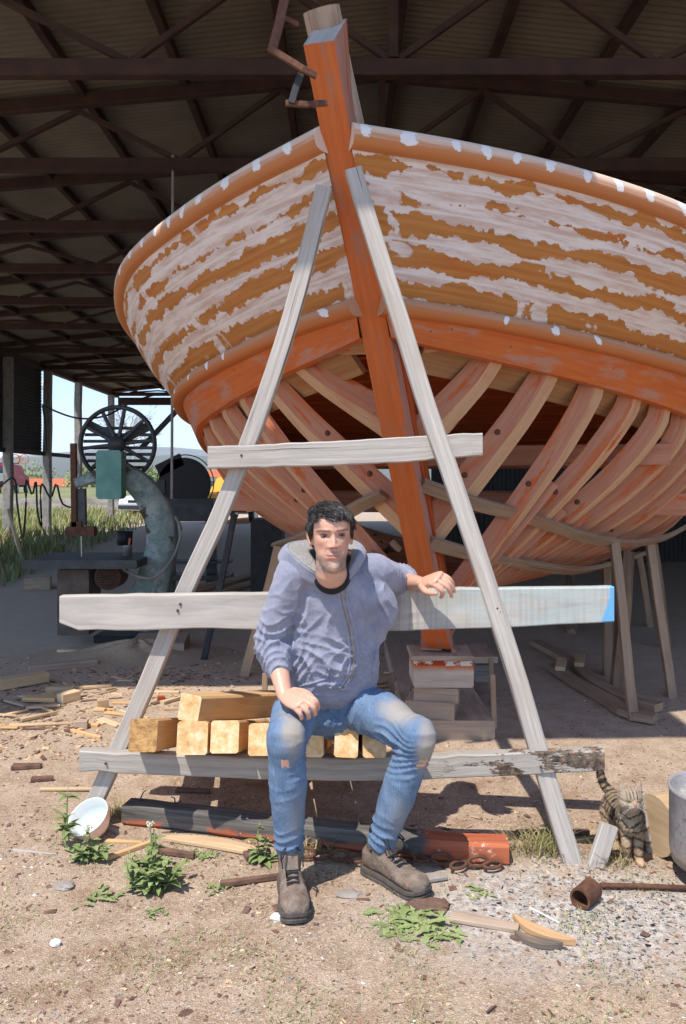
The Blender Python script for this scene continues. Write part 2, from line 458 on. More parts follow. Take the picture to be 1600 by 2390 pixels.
col = N.ramp(N.ma('ADD', N.ma('MULTIPLY', mid, .6), N.ma('MULTIPLY', fine, .4)), [(.32, (.235, .155, .098)), (.5, (.42, .305, .215)), (.68, (.58, .46, .355))])
col = N.mix(N.ma('MULTIPLY', N.step(big, .46, .66), .5), col, (.50, .385, .285))
gv = N.sep(gritc)[0]
col = N.mix(N.ma('MULTIPLY', N.step(gv, .86, .9), .6), col, (.64, .55, .45)); col = N.mix(N.ma('MULTIPLY', N.ma('SUBTRACT', 1, N.step(gv, .06, .12)), .5), col, (.20, .13, .09))
col = N.mix(N.ma('MULTIPLY', N.step(N.noise(N.map(p, (1, 1, 1), (4, 7, 0)), 2.3, 6, .7), .52, .66), .6), col, (.27, .165, .10))
# ash of an old fire on the right
dax = N.ma('MULTIPLY', N.ma('SUBTRACT', px_, .80), 1.1); day = N.ma('MULTIPLY', N.ma('SUBTRACT', py_, 2.60), 2.0)
da = N.ma('ADD', N.ma('SQRT', N.ma('ADD', N.ma('MULTIPLY', dax, dax), N.ma('MULTIPLY', day, day))), N.ma('MULTIPLY', N.ma('SUBTRACT', mid, .5), .9))
ash = N.ma('MULTIPLY', N.ma('SUBTRACT', 1, N.step(da, .25, 1.0)), N.step(N.noise(p, 9, 4, .7), .30, .52))
ashc = N.ramp(N.noise(p, 38, 5, .75), [(.34, (.09, .09, .095)), (.45, (.42, .395, .37)), (.60, (.68, .64, .59))])
col = N.mix(N.ma('MULTIPLY', ash, .8), col, ashc)
# mossy / grassy stain in the foreground
gr = N.ma('MULTIPLY', N.step(N.noise(N.map(p, (1, 1, 1), (2, 9, 0)), 3.2, 6, .75), .56, .68), N.ma('SUBTRACT', 1, N.step(py_, 2.3, 2.9)))
col = N.mix(N.ma('MULTIPLY', gr, .35), col, (.24, .235, .12))
# grey dusty working floor by the saws
sl = N.ma('MULTIPLY', N.ma('SUBTRACT', 1, N.step(N.ma('ADD', px_, N.ma('MULTIPLY', mid, .5)), -2.2, -1.2)), N.step(N.ma('ADD', py_, N.ma('MULTIPLY', mid, .8)), 6.3, 7.6))
col = N.mix(N.ma('MULTIPLY', sl, .85), col, N.ramp(mid, [(.3, (.46, .40, .34)), (.7, (.64, .57, .50))]))
dus_fill = N.ma('MULTIPLY', N.step(N.ma('ADD', py_, mid), 3.9, 6.6), N.ma('ADD', .35, N.ma('MULTIPLY', mid, .6)))  # sawdust tint that doubles as fill light painted into the shaded floor
col = N.mix(dus_fill, col, (.62, .49, .365))
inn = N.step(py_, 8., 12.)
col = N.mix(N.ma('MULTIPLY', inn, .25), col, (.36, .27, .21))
N.bump(N.ma('ADD', N.ma('MULTIPLY', fine, .6), N.ma('ADD', N.ma('MULTIPLY', grit, .8), mid)), .55, .012)
N.done(col, .95, 0, .1)
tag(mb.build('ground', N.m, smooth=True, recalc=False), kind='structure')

# far terrace behind a low concrete wall
N = NT('terrace_grass'); nz = N.noise(N.pos(), .5, 6, .7)
terr_m = N.done(N.ramp(nz, [(.35, (.13, .15, .04)), (.65, (.30, .28, .12))]), .95)
mb = MB(); mb.grid(np.array([[(x, y, .72+(y-34.6)*.002) for y in (34.6, 50, 80, 160, 420)] for x in (-160, -60, -9.5, -4)]))
mb.build('terrace', terr_m); tag(bpy.data.objects['terrace'], kind='structure')

# hills
N = NT('wooded_hill'); nz = N.noise(N.pos(), .006, 6, .7)
hill_m = N.done(N.ramp(nz, [(.35, (.035, .050, .030)), (.65, (.075, .085, .050))]), 1)
def hills(name, dist, prof, base):
    mb = MB(); xs = np.linspace(-2.2, 2.2, 90); rows = []
    for x in xs:
        h = np.interp(x, *zip(*prof))*dist; h += mnoise.noise(Vector((x*6, dist*.01, 0)))*.004*dist+mnoise.noise(Vector((x*20, dist*.01, 0)))*.0015*dist
        rows.append([(x*dist, dist*(.8+.4*t), max(-5, h*math.sin(PI*min(1, t*1.0))*1)) for t in (0, .2, .35, .5, .65, .8, 1)])
    mb.grid(np.array(rows)); o = mb.build(name, hill_m, smooth=True); tag(o, kind='structure')
hills('near_hill', 2500, [(-2.2, .02), (-.9, .02), (-.48, .028), (-.36, .034), (-.2, .036), (0, .03), (.5, .02), (2.2, .01)], 0)
hills('far_hill', 5200, [(-2.2, .02), (-.6, .032), (-.45, .030), (-.38, .038), (-.26, .046), (-.15, .040), (.2, .03), (2.2, .02)], 0)

# ------------------------------------------------------------------ the shed
RIDGE_X, RIDGE_Z, EAVE_DX, SLOPE = .35, 5.33, 7.95, .105
def roof_z(x): return RIDGE_Z-SLOPE*abs(x-RIDGE_X)
shed = empty('boat_shed', (0, 0, 0), 'large open shed with corrugated roof on rusty steel trusses over the boat', 'shed')
def corr(mb, xs, y0, y1, zf, per=.076, amp=.010, along='Y', dz=0):
    ys = np.arange(y0, y1, per/5)
    rows = [[(x, y, zf(x)+dz+amp*math.sin(2*PI*y/per)) for y in ys] for x in xs]
    mb.grid(np.array(rows), [[(q[0], q[1]) for q in r] for r in rows])
XL, XR = RIDGE_X-EAVE_DX, RIDGE_X+EAVE_DX
# the front edge is ragged: sheets of different length
for x0, x1, y0, n_ in ((XL-.3, -3.35, 2.62, 4), (-3.35, -1.75, 3.2, 3), (-1.75, RIDGE_X, 3.25, 3), (RIDGE_X, .42, 3.25, 2), (.42, XR+.3, 3.1, 6)):
    mb = MB(); corr(mb, np.linspace(x0, x1, n_), y0, 26.2, roof_z); mb.build('roof_sheet', M['sheet'], shed, smooth=True, recalc=False)
mb = MB(); corr(mb, np.linspace(-1.75, .40, 4), 1.98, 3.19, roof_z, dz=.02); mb.build('roof_sheet', M['sheet'], shed, smooth=True, recalc=False)
TY = [5.38, 7.02, 8.69, 10.4, 12.3, 14.3, 16.9, 19.4, 21.8, 25.3]
TZ = 4.33
for ti, ty in enumerate(TY):
    root = None
    def piece(name, p0, p1, w, h, par):
        mb = MB(); mb.beam(p0, p1, w, h, ch=.006); return mb.build(name, M['truss'], par)
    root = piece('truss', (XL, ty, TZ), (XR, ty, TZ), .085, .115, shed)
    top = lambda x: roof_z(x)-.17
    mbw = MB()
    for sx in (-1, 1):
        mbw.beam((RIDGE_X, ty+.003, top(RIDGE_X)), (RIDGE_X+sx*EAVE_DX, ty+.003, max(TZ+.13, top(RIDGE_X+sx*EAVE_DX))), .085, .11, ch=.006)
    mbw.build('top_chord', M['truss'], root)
    mbw = MB(); mbw.beam((RIDGE_X, ty, TZ+.07), (RIDGE_X, ty, top(RIDGE_X)-.06), .07, .07)
    for sx in (-1, 1):
        for k in range(9):
            xb = 1.84*((k+1)//2) if k % 2 else 1.84*(k//2)
            b0 = RIDGE_X+sx*(1.84*((k+1)//2)); t0 = RIDGE_X+sx*(1.84*(k//2)+.92)
            if abs(b0-RIDGE_X) > EAVE_DX or abs(t0-RIDGE_X) > EAVE_DX: continue
            mbw.beam((b0+sx*.02*(1 if k % 2 == 0 else -1), ty+.006, TZ+.06), (t0, ty+.006, top(t0)-.04), .045, .045)
    mbw.build('web', M['truss'], root)
for k in range(-8, 9):
    x = RIDGE_X+k*.92+(.05 if k else .12)
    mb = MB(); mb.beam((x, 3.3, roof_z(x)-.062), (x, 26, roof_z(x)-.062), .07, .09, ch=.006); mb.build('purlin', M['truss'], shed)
# posts, hanging side sheets, right side and back of the shed
for y in [5.4, 10.4, 14.0]+[17.4, 19.7, 22.0, 25.1]:
    mb = MB(); mb.beam((XL+.05, y, gh(XL, y)-.1), (XL+.05, y, 4.27), .18, .18, up=(0, 1, 0), ch=.015, seg=6, wob=.03); mb.build('post', M['post'], shed)
mb = MB(); zs = np.arange(2.18, 4.45, .076/5)
rows = [[(XL-.1+.012*math.sin(2*PI*z/.076), y, z) for z in zs] for y in (15, 17.5, 19.7)]
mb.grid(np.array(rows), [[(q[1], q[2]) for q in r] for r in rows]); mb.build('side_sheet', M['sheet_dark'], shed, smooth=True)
mb = MB(); mb.beam((XL-.02, 14.9, 2.17), (XL-.02, 22.3, 2.17), .1, .1); mb.beam((XL-.02, 2.7, 4.36), (XL-.02, 26, 4.36), .16, .14); mb.build('eave_rail', M['truss'], shed)
mb = MB(); ys = np.arange(3, 26.2, .02)
rows = [[(XR+.1+.012*math.sin(2*PI*y/.08), y, z) for y in ys] for z in (-.05, 2.5, 4.5)]
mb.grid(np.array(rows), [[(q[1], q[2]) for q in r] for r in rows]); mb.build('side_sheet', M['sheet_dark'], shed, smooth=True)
mb = MB(); xs = np.arange(1.6, XR+.1, .02)
rows = [[(x, 14.0+.012*math.sin(2*PI*x/.08), z) for x in xs] for z in (-.05, 2.5, 4.5)]
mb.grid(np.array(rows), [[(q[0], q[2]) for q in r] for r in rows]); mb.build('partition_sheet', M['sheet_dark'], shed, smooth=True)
mb = MB(); mb.beam((XL, 26.1, 4.18), (XR, 26.1, 4.18), .12, .25); mb.build('end_fascia', M['truss'], shed)
# rod hanging from the second truss, cable sagging from the eaves
mb = MB(); a = at(403, 362, 7.0); mb.tube([a, (a.x-.01, a.y, 1.3)], .013); tag(mb.build('hanging_rod', M['post']), 'thin grey rod hanging from a roof truss behind the boat', 'rod')
# air
N = NT('haze_air'); N.t.nodes.remove(N.b); hv_ = N.n('VolumePrincipled'); hv_.inputs['Color'].default_value = (.86, .92, 1, 1); hv_.inputs['Density'].default_value = .00016; hv_.inputs['Anisotropy'].default_value = .2
N.t.links.new(hv_.outputs[0], N.out.inputs['Volume'])
mb = MB(); z0, z1 = -7, 420; V = [(x, y, z) for z in (z0, z1) for y in (-900, 9800) for x in (-9000, 9000)]
mb.add(V, [(0, 2, 3, 1), (4, 5, 7, 6), (0, 1, 5, 4), (2, 6, 7, 3), (0, 4, 6, 2), (1, 3, 7, 5)]); tag(mb.build('haze', N.m), kind='stuff')
SC.cycles.volume_bounces = 1
# ------------------------------------------------------------------ the boat under construction
TH, YT = .25523, 3.074
AX = Vector((math.sin(TH), math.cos(TH), 0)); RT = Vector((math.cos(TH), -math.sin(TH), 0))
def stem_c(z):
    """centre of the stem's front face at height z"""
    f = (z-.45)/2.87; Y = 4.35-(4.35-YT)*f
    py = HZ-(z-CAM_H)/Y*FPX
    px = 735+.195*(py-60)
    return np.array([(px-800)/FPX*Y, Y])
SK = np.array([0, .25, .6, 1.0, 1.5, 2.1, 3.0, 4.5, 7.0])
HC = {'rail': ([.06, .46, .985, 1.53, 1.90, 2.075, 2.12, 2.05, 1.80], [2.905, 2.896, 2.858, 2.766, 2.640, 2.50, 2.36, 2.20, 2.05]),
      'stk': ([.06, .396, .829, 1.271, 1.698, 1.975, 2.071, 2.022, 1.75], [2.292, 2.276, 2.233, 2.179, 2.115, 2.037, 1.93, 1.78, 1.60]),
      'wt': ([.06, .383, .812, 1.251, 1.672, 1.935, 2.044, 2.007, 1.74], [2.236, 2.206, 2.153, 2.106, 2.053, 1.981, 1.867, 1.71, 1.53]),
      'wb': ([.06, .345, .737, 1.154, 1.588, 1.854, 2.001, 1.985, 1.72], [2.123, 2.079, 2.02, 1.947, 1.848, 1.737, 1.590, 1.42, 1.25])}
def hull(nm, s, side, dw=0, dz=0):
    wk, zk = HC[nm]; s = np.atleast_1d(np.asarray(s, float))
    w = cr(SK, wk, s)+dw; z = cr(SK, zk, s)+dz
    b = stem_c(zk[0])
    xy = b+s[:, None]*np.array(AX)[:2]+side*w[:, None]*np.array(RT)[:2]
    return np.column_stack([xy, z])
SS = np.linspace(.0, 6.8, 120)
ORI = np.array([.483, 4.35])
AX2 = np.array(AX)[:2]; RT2 = np.array(RT)[:2]
boat = empty('wooden_boat', (.483, 4.35, .46), 'unfinished wooden boat on keel blocks, orange primed stem and ribs, white filler along upper planking', 'boat')
def bpart(mb, name, m, par=None, **k):
    o = mb.build(name, m, par or boat, **k)
    if par is None: o.matrix_parent_inverse = Matrix.Translation(-boat.location)
    return o
def out_dir(nm, side):
    P = hull(nm, SS, side); T = np.gradient(P, axis=0); T[:, 2] = 0; T /= np.linalg.norm(T, axis=1)[:, None]
    return np.column_stack([T[:, 1], -T[:, 0], 0*T[:, 0]])*side
slen = np.concatenate([[0], np.cumsum(np.linalg.norm(np.diff(hull('rail', SS, 1), axis=0), axis=1))])
VV = np.linspace(0, 1, 14)
def fair(mbx, side):
    pass
for side in (1, -1):
    a = hull('rail', SS, side, dz=-.03); b = hull('stk', SS, side); od = out_dir('stk', side)
    rows = []; uvs = []
    for i in range(len(SS)):
        rows.append([a[i]*(1-v)+b[i]*v+od[i]*.05*math.sin(PI*v)*min(1, SS[i]/1.0) for v in VV])
        uvs.append([(slen[i]+(7.3 if side < 0 else 0), v) for v in VV])
    rows = np.array(rows); inner = rows-od[:, None, :]*.035
    mb = MB(); mb.grid(rows, uvs); mb.grid(inner, uvs, 1)
    o = bpart(mb, 'planking', [M['planking'], M['red_beam']], smooth=True, recalc=False)
    if side > 0: o['label'] = 'orange planking patched with white filler along its seams'
    # rail moulding: a rounded section standing proud of the planking
    def moulding(name, nm, m, r0, h, dz0):
        P = hull(nm, SS, side); od_ = out_dir(nm, side); mb = MB(); R = []; U = []
        K = 14
        for i in range(len(SS)):
            row = []; ur = []
            for k in range(K):
                t = k/(K-1); an = PI*(.5-t)
                zz = dz0+h/2*(math.copysign(abs(math.sin(an))**.8, an)); oo = r0*abs(math.cos(an))**.7
                row.append(P[i]+od_[i]*(oo-.012)+np.array([0, 0, zz])); ur.append((slen[i]+(3.1 if side < 0 else 0), t))
            row.append(P[i]-od_[i]*.05+np.array([0, 0, dz0-h/2])); row.append(P[i]-od_[i]*.05+np.array([0, 0, dz0+h/2])); row.append(row[0])
            ur += [(ur[0][0], 1), (ur[0][0], .0), (ur[0][0], 0)]
            R.append(row); U.append(ur)
        mb.grid(np.array(R), U)
        mb.add(R[0][:K+2], [tuple(range(K+2))], [[(0, .1)]*(K+2)])
        return bpart(mb, name, m, smooth=True, recalc=True)
    moulding('rail', 'rail', M['rail'], .062, .105, .0)
    moulding('rubbing_strake', 'stk', M['strake'], .05, .085, -.035)
    # wale: broad orange board under the strake
    a = hull('wt', SS, side, dz=-.0); b = hull('wb', SS, side); od = out_dir('wb', side); mb = MB(); R = []; U = []
    for i in range(len(SS)):
        o1 = a[i]+od[i]*.012; o2 = b[i]+od[i]*.022; i2 = b[i]-od[i]*.03; i1 = a[i]-od[i]*.03+np.array([0, 0, .03])
        R.append([i1, a[i]+np.array([0, 0, .04]), o1, o1*.5+o2*.5, o2, i2, i1]); q = slen[i]+(9 if side < 0 else 0)
        U.append([(q, 0), (q, .03), (q, .05), (q, .13), (q, .2), (q, .25), (q, .3)])
    mb.grid(np.array(R), U)
    bpart(mb, 'wale', M['orange'], smooth=False)
# stem: a straight raked timber, its top end cut bare
def stem_pt(z, back, lat):
    c = stem_c(z); q = c+AX2*back+RT2*lat
    return Vector((q[0], q[1], z))
zs = [.50, .62, .9, 1.3, 1.7, 2.1, 2.5, 2.9, 3.12, 3.225]
hw = lambda z: np.interp(z, [.45, 1.3, 3.3], [.068, .065, .064])
mb = MB(); V = []; F = []; UV = []; MI = []
for z in zs:
    back0 = np.interp(z, [.47, .62, .8], [.09, .02, 0])
    d = .21
    zt = z
    for (bk, lt) in ((back0, -1), (back0, 1), (d, 1), (d, -1)):
        zz = zt+ (bk*1.0 if z > 3.2 else 0)
        p_ = stem_pt(zt, bk, lt*hw(z)); p_.z = zz; V.append(p_)
for i in range(len(zs)-1):
    for j in range(4):
        j2 = (j+1) % 4
        F.append((i*4+j, i*4+j2, i*4+4+j2, i*4+4+j)); q = (0, .13, .31, .44, .62)
        UV.append([(zs[i], q[j]), (zs[i], q[j+1]), (zs[i+1], q[j+1]), (zs[i+1], q[j])]); MI.append(0 if j == 0 else 1)
n = len(zs)
F.append((0, 1, 2, 3)); UV.append([(0, 0), (0, .1), (.1, .1), (.1, 0)]); MI.append(1)
F.append(tuple(n*4-4+k for k in range(4))); UV.append([(0, 0), (0, .1), (.1, .1), (.1, 0)]); MI.append(2)
mb.v = V; mb.f = F; mb.uv = UV; mb.mi = MI
stem = bpart(mb, 'stem', [M['stem_front'], M['stem_side'], M['grey_wood']])
# apron behind the stem and the sawn-off end standing above it
mb = MB()
mb.sweep([stem_pt(z, .285, 0) for z in (.62, 1.0, 1.6, 2.2, 2.6, 2.86)], rect(.165, .17, .01), up=tuple(-AX))
bpart(mb, 'apron', M['red_beam'])
mb = MB(); pts = [stem_pt(2.70, .29, .005), stem_pt(3.0, .285, .01), stem_pt(3.25, .275, 0), stem_pt(3.46, .275, -.005)]
mb.sweep(pts, [(.085*math.cos(a)*(1.0 if math.cos(a) < 0 else .9), .075*math.sin(a)) for a in np.linspace(0, 2*PI, 14, endpoint=False)], up=tuple(-AX))
hb = bpart(mb, 'stem_head', M['block_wood'])
# keel
mb = MB(); kp = [Vector((*(ORI+AX2*u), z)) for u, z in ((.10, .56), (.5, .54), (2, .54), (6.5, .56))]
mb.sweep(kp, rect(.12, .16, .006)); bpart(mb, 'keel', M['stem_side'])
mb = MB(); mb.sweep([p_+Vector((0, 0, .13)) for p_ in kp], rect(.19, .10, .006)); bpart(mb, 'keelson', M['rib_face'])

# hull surface below the wale
wbw, wbz = HC['wb']; B0 = stem_c(wbz[0]); U0 = float((B0-ORI) @ AX2); L0 = float((B0-ORI) @ RT2)
ST_U = [float((stem_c(z)-ORI) @ AX2) for z in np.linspace(.5, 2.2, 30)]; ST_Z = np.linspace(.5, 2.2, 30)
def keel_z(u):
    if u >= .1: return .62
    return float(np.interp(-(u-.20), [-x for x in ST_U], ST_Z))
def section(s, t, side, inset=0):
    """point on the planking line: s along the wale, t from keel (0) to wale (1)"""
    u = U0+s; zk = keel_z(u); zb = float(cr(SK, wbz, [s])[0]); wb = float(cr(SK, wbw, [s])[0])
    k = float(np.interp(s, [0, .6, 1.1, 1.7, 2.4, 3.4], [0, .03, .13, .36, .70, .95]))
    tt = t
    g = (1-k)*tt+k*(1-math.sqrt(max(0, 1-min(1, tt)**2.2)))
    w = .06+(wb-.06)*tt
    z = zk+(zb-zk)*min(1.05, g)
    lat = L0*min(1, g)
    q = ORI+AX2*u+RT2*(lat+side*w)
    return Vector((q[0], q[1], z))
TT = 1-(1-np.linspace(0, 1, 15))**1.55
rib_s = [.20, .44, .69, .93, 1.16, 1.38, 1.60, 1.83, 2.07, 2.33, 2.6, 2.9, 3.25, 3.65, 4.1, 4.6, 5.1]
def rib(s, side, sided=.05, moulded=.10):
    P = [section(s, float(t), side) for t in TT]+([Vector(hull('wt', [s], side)[0])+Vector((0, 0, .04))] if s > .5 else [])
    n_ = len(P); mb = MB(); V = []; F = []; UV = []; MI = []; L = 0
    j0 = random.random()*20
    for i in range(n_):
        T = (P[min(i+1, n_-1)]-P[max(i-1, 0)]).normalized()
        nrm = AX.cross(T)*side; nrm.normalize()                    # outward
        if i: L += (P[i]-P[i-1]).length
        inn = moulded*(1.15-.3*i/n_)
        ds = sided/2; kx = .85 if s > .5 else .1
        if i < len(TT): af = section(max(0, s-ds), float(TT[i]), side); aa = section(s+ds, float(TT[i]), side)
        else: af = Vector(hull('wb', [max(0, s-ds)], side, dw=.0)[0])+(P[i]-P[i-1])*kx; aa = Vector(hull('wb', [s+ds], side)[0])+(P[i]-P[i-1])*kx
        ins = float(np.interp(i/(n_-1), [.55, .9, 1], [.010, .030, .036])); af = af-nrm*ins; aa = aa-nrm*ins
        V += [af, aa, aa-nrm*inn, af-nrm*inn]
        UV.append(L+j0)
    for i in range(n_-1):
        for j in range(4):
            j2 = (j+1) % 4; q = (0, sided, sided+.13, 2*sided+.13, 2*sided+.26)
            F.append((i*4+j, i*4+j2, i*4+4+j2, i*4+4+j)); MI.append(1 if j in (0, 2) else 0)
            mb.uv.append([(UV[i], q[j]+j0), (UV[i], q[j+1]+j0), (UV[i+1], q[j+1]+j0), (UV[i+1], q[j]+j0)])
    for f in ((0, 1, 2, 3), tuple(n_*4-4+k for k in range(4))):
        F.append(f); MI.append(1); mb.uv.append([(0, 0)]*4)
    mb.v = V; mb.f = F; mb.mi = MI
    bv = bpart(mb, 'rib', [M['rib_face'], M['rib_edge']])
    # bolt heads on the broad face
    if s > .5:
        for t in (.34, .52, .62):
            if random.random() < .7:
                p_ = section(s-sided/2, t, side); q_ = section(s-sided/2, t+.04, side); nrm = (AX.cross((q_-p_).normalized())*side).normalized()
                c = p_-nrm*.07-AX*.002; bb = MB()
                bb.lathe([(0, .008), (.009, .008), (.012, 0), (.018, -.002)], c, 8, R=Vector((0, 0, 1)).rotation_difference(-AX).to_matrix())
                bb.build('bolt', M['rust'], bv)
for s in rib_s:
    for side in (1, -1): rib(s, side)
# doubled floor timbers low down between the ribs
for s in rib_s[3:12]:
    for side in (1, -1):
        t0 = .08; t1 = random.uniform(.5, .66); P = [section(s+.085, t, side) for t in np.linspace(t0, t1, 9)]
        mb = MB(); fr = []
        for i in range(9):
            T = (P[min(i+1, 8)]-P[max(i-1, 0)]).normalized(); nrm = (AX.cross(T)*side).normalized(); fr.append((T, AX, nrm))
        mb.sweep([P[i]-fr[i][2]*.055 for i in range(9)], rect(.07, .105, .003), frames=fr); bpart(mb, 'floor_timber', M['rib_face'])
# temporary battens bent round the outside of the ribs
def find_st(px, py, side):
    best = None
    for s in np.linspace(.0, 6.0, 61):
        for t in np.linspace(0.02, 1, 50):
            p_ = section(s, t, side); x = 800+p_.x/p_.y*FPX; y = HZ-(p_.z-CAM_H)/p_.y*FPX
            d = (x-px)**2+(y-py)**2+(p_.y*3)**2*.3
            if best is None or d < best[0]: best = (d, s, t)
    return best[1:]
GRID_ST = {}
for sd in (1, -1):
    A_ = []
    for s in np.linspace(0, 6, 80):
        for t in np.linspace(.02, 1, 60):
            p_ = section(s, float(t), sd); A_.append((800+p_.x/p_.y*FPX, HZ-(p_.z-CAM_H)/p_.y*FPX, s, t, p_.y))
    GRID_ST[sd] = np.array(A_)
def batten(tr, side, w=.075, h=.03):
    A_ = GRID_ST[side]; ys = []; nr = []
    for x, y in tr:
        d = (A_[:, 0]-x)**2+(A_[:, 1]-y)**2; k = np.argmin(np.where(d < d.min()+150, A_[:, 4], 99)); ys.append(A_[k, 4])
        s, t = A_[k, 2], A_[k, 3]; g = (section(s, min(1, t+.03), side)-section(s, max(0, t-.03), side)).normalized(); nr.append((AX.cross(g)*side).normalized())
    px = np.array([q[0] for q in tr], float); c = np.polyfit(px, ys, min(2, len(tr)-1))
    P = smooth_path([at(x, y, float(np.polyval(c, x)))+n_*.03 for (x, y), n_ in zip(tr, nr)], 26); N_ = smooth_path(nr, 26); fr = []
    for i in range(26):
        d = Vector(P[min(i+1, 25)]-P[max(i-1, 0)]).normalized(); n_ = Vector(N_[i]); n_ = (n_-d*n_.dot(d)).normalized(); fr.append((d, n_.cross(d), n_))
    mb = MB(); mb.sweep(P, rect(w, h, .003), frames=fr); bpart(mb, 'batten', M['ribband'])
batten([(972, 1122), (1096, 1167), (1191, 1192), (1287, 1222), (1383, 1251), (1440, 1259), (1497, 1257), (1555, 1243), (1600, 1219)], 1)
batten([(990, 1258), (1076, 1282), (1172, 1301), (1268, 1316), (1344, 1322), (1421, 1308), (1517, 1278)], 1)
batten([(904, 1143), (860, 1165), (815, 1191), (718, 1243), (646, 1267)], -1)
batten([(932, 1265), (905, 1278), (880, 1291)], -1)
# inside: deck beams, red ceiling, cross spalls
for s in np.arange(.45, 5.5, .28):
    a = hull('wt', [s], 1)[0]; b = hull('wt', [s], -1)[0]
    e_ = (Vector(a)-Vector(b)).normalized()*(.10 if s > 1 else .17)
    mb = MB(); mb.beam(Vector(a)+Vector((0, 0, .05))-e_, Vector(b)+Vector((0, 0, .05))+e_, .07, .09); bpart(mb, 'deck_beam', M['red_beam'])
mb = MB(); R = []; U = []
for s in np.linspace(.1, 6.4, 40):
    a = hull('wt', [s], 1)[0]; b = hull('wt', [s], -1)[0]
    R.append([a*(1-v)+b*v+np.array([0, 0, .115]) for v in np.linspace(.03, .97, 5)]); U.append([(s, v*3) for v in np.linspace(0, 1, 5)])
mb.grid(np.array(R), U); bpart(mb, 'deck', M['red_beam'])
for s, z, hh in ((1.55, 1.62, .13), (2.1, 1.30, .15), (2.9, 1.62, .12), (3.6, 1.3, .14)):
    wb = float(cr(SK, wbw, [s])[0])*.93; u = U0+s
    a = ORI+AX2*u+RT2*(L0+wb); b = ORI+AX2*u+RT2*(L0-wb)
    mb = MB(); mb.beam((*a, z), (*b, z), .07, hh); bpart(mb, 'cross_beam', M['rib_face'])
for side in (1, -1):
    ss_ = np.linspace(.25, 5.4, 26); P = []; fr = []
    for s in ss_:
        p_ = Vector(hull('wb', [s], side, dw=-.17)[0])+Vector((0, 0, .02)); q_ = Vector(hull('wb', [s+.05], side, dw=-.17)[0])+Vector((0, 0, .02)); d = (q_-p_).normalized(); P.append(p_)
        o_ = d.cross(Vector((0, 0, 1))).normalized()*side; g = (Vector((0, 0, 1))*.75+o_*.65).normalized(); fr.append((d, g, d.cross(g)))
    mb = MB(); mb.sweep(P, rect(.24, .03), frames=fr); bpart(mb, 'beam_shelf', M['shelf'])
# chock beside the stem and the iron cramps driven into its head
mb = MB(); c = at(907, 785, stem_c(2.0)[1]+.12); mb.beam(c+Vector((.0, 0, -.085)), c+Vector((-.02, 0, .085)), .045, .10, up=tuple(AX)); bpart(mb, 'chock', M['grey_wood_dark'])
def cramp(pts, w=.012, hh=.03):
    mb = MB(); mb.sweep(pts, rect(w, hh, .003)); return mb
cr_root = empty('iron_cramp', at(715, 160, 3.0), 'rusty iron bar cramp hooked onto the top of the orange stem', 'cramp')
def cpart(mb, n, m):
    o = mb.build(n, m, cr_root); o.matrix_parent_inverse = Matrix.Translation(-cr_root.location); return o
y0 = 3.02
mb = MB(); mb.sweep([at(672, -40, y0-.03), at(650, 60, y0-.05), at(634, 120, y0-.06)], rect(.036, .012, .002), up=(0, -1, 0)); cpart(mb, 'bar', M['rust'])
mb = MB(); mb.sweep([at(628, 112, y0-.07), at(660, 132, y0-.075), at(705, 160, y0-.08), at(738, 178, y0-.06)], rect(.014, .026, .003)); cpart(mb, 'jaw', M['rust'])
mb = MB(); mb.sweep([at(652, 38, y0), at(672, 45, y0+.01), at(696, 58, y0+.03)], rect(.01, .018, .002)); cpart(mb, 'jaw', M['rust'])
cr_root = empty('iron_cramp', at(715, 240, 3.04), 'short rusty iron dog driven into the stem front below the bar cramp', 'cramp')
y1 = 3.07
mb = MB(); mb.sweep([at(666, 241, y1-.09), at(715, 244, y1-.085), at(762, 240, y1-.055)], rect(.014, .024, .003)); cpart(mb, 'jaw', M['rust'])
mb = MB(); mb.sweep([at(702, 172, y1-.1), at(690, 205, y1-.1), at(680, 240, y1-.1)], rect(.028, .008, .002), up=(0, -1, 0)); cpart(mb, 'bar', M['steel_dark'])
# ------------------------------------------------------------------ wooden A-frame trestle
tre = empty('a_frame_trestle', (-.1, 3.1, 0), 'tall weathered A-frame trestle of two leaning legs and three cross bars before the bow', 'trestle')
def tpart(mb, n, m, label=None):
    o = mb.build(n, m, tre); o.matrix_parent_inverse = Matrix.Translation(-tre.location)
    if label: o['label'] = label
    return o
def legpath(tr, z_of=None):
    """pixel trace with its depth -> space"""
    return [at(x, y, d) for x, y, d in tr]
def lerpY(py, a, b):
    return a[1]+(b[1]-a[1])*(py-a[0])/(b[0]-a[0])
# left leg: foot 3.25 m off, head against the stem
lt = [(756, 440), (726, 560), (696, 680), (661, 800), (622, 917), (579, 1037), (557, 1093), (514, 1200), (432, 1378), (346, 1592), (285, 1730), (218, 1878), (188, 1938)]
LEG_L = [at(x, y, np.interp(y, [459, 1938], [3.30, 3.235])) for x, y in lt]
rt = [(824, 398), (869, 546), (908, 669), (934, 750), (1018, 1015), (1046, 1091), (1060, 1133), (1136, 1362), (1170, 1469), (1207, 1584), (1256, 1753), (1274, 1813), (1316, 1951), (1336, 2016)]
LEG_R = [at(x, y, np.interp(y, [398, 2016], [3.22, 2.945])) for x, y in rt]
mb = MB(); mb.sweep(smooth_path(LEG_L, 26), rect(.070, .058, .005), up=(0, -1, .1)); tpart(mb, 'leg', M['grey_wood'])
mb = MB(); mb.sweep(smooth_path(LEG_R, 26), rect(.070, .050, .005), up=(0, -1, .1)); tpart(mb, 'leg', M['grey_wood'])
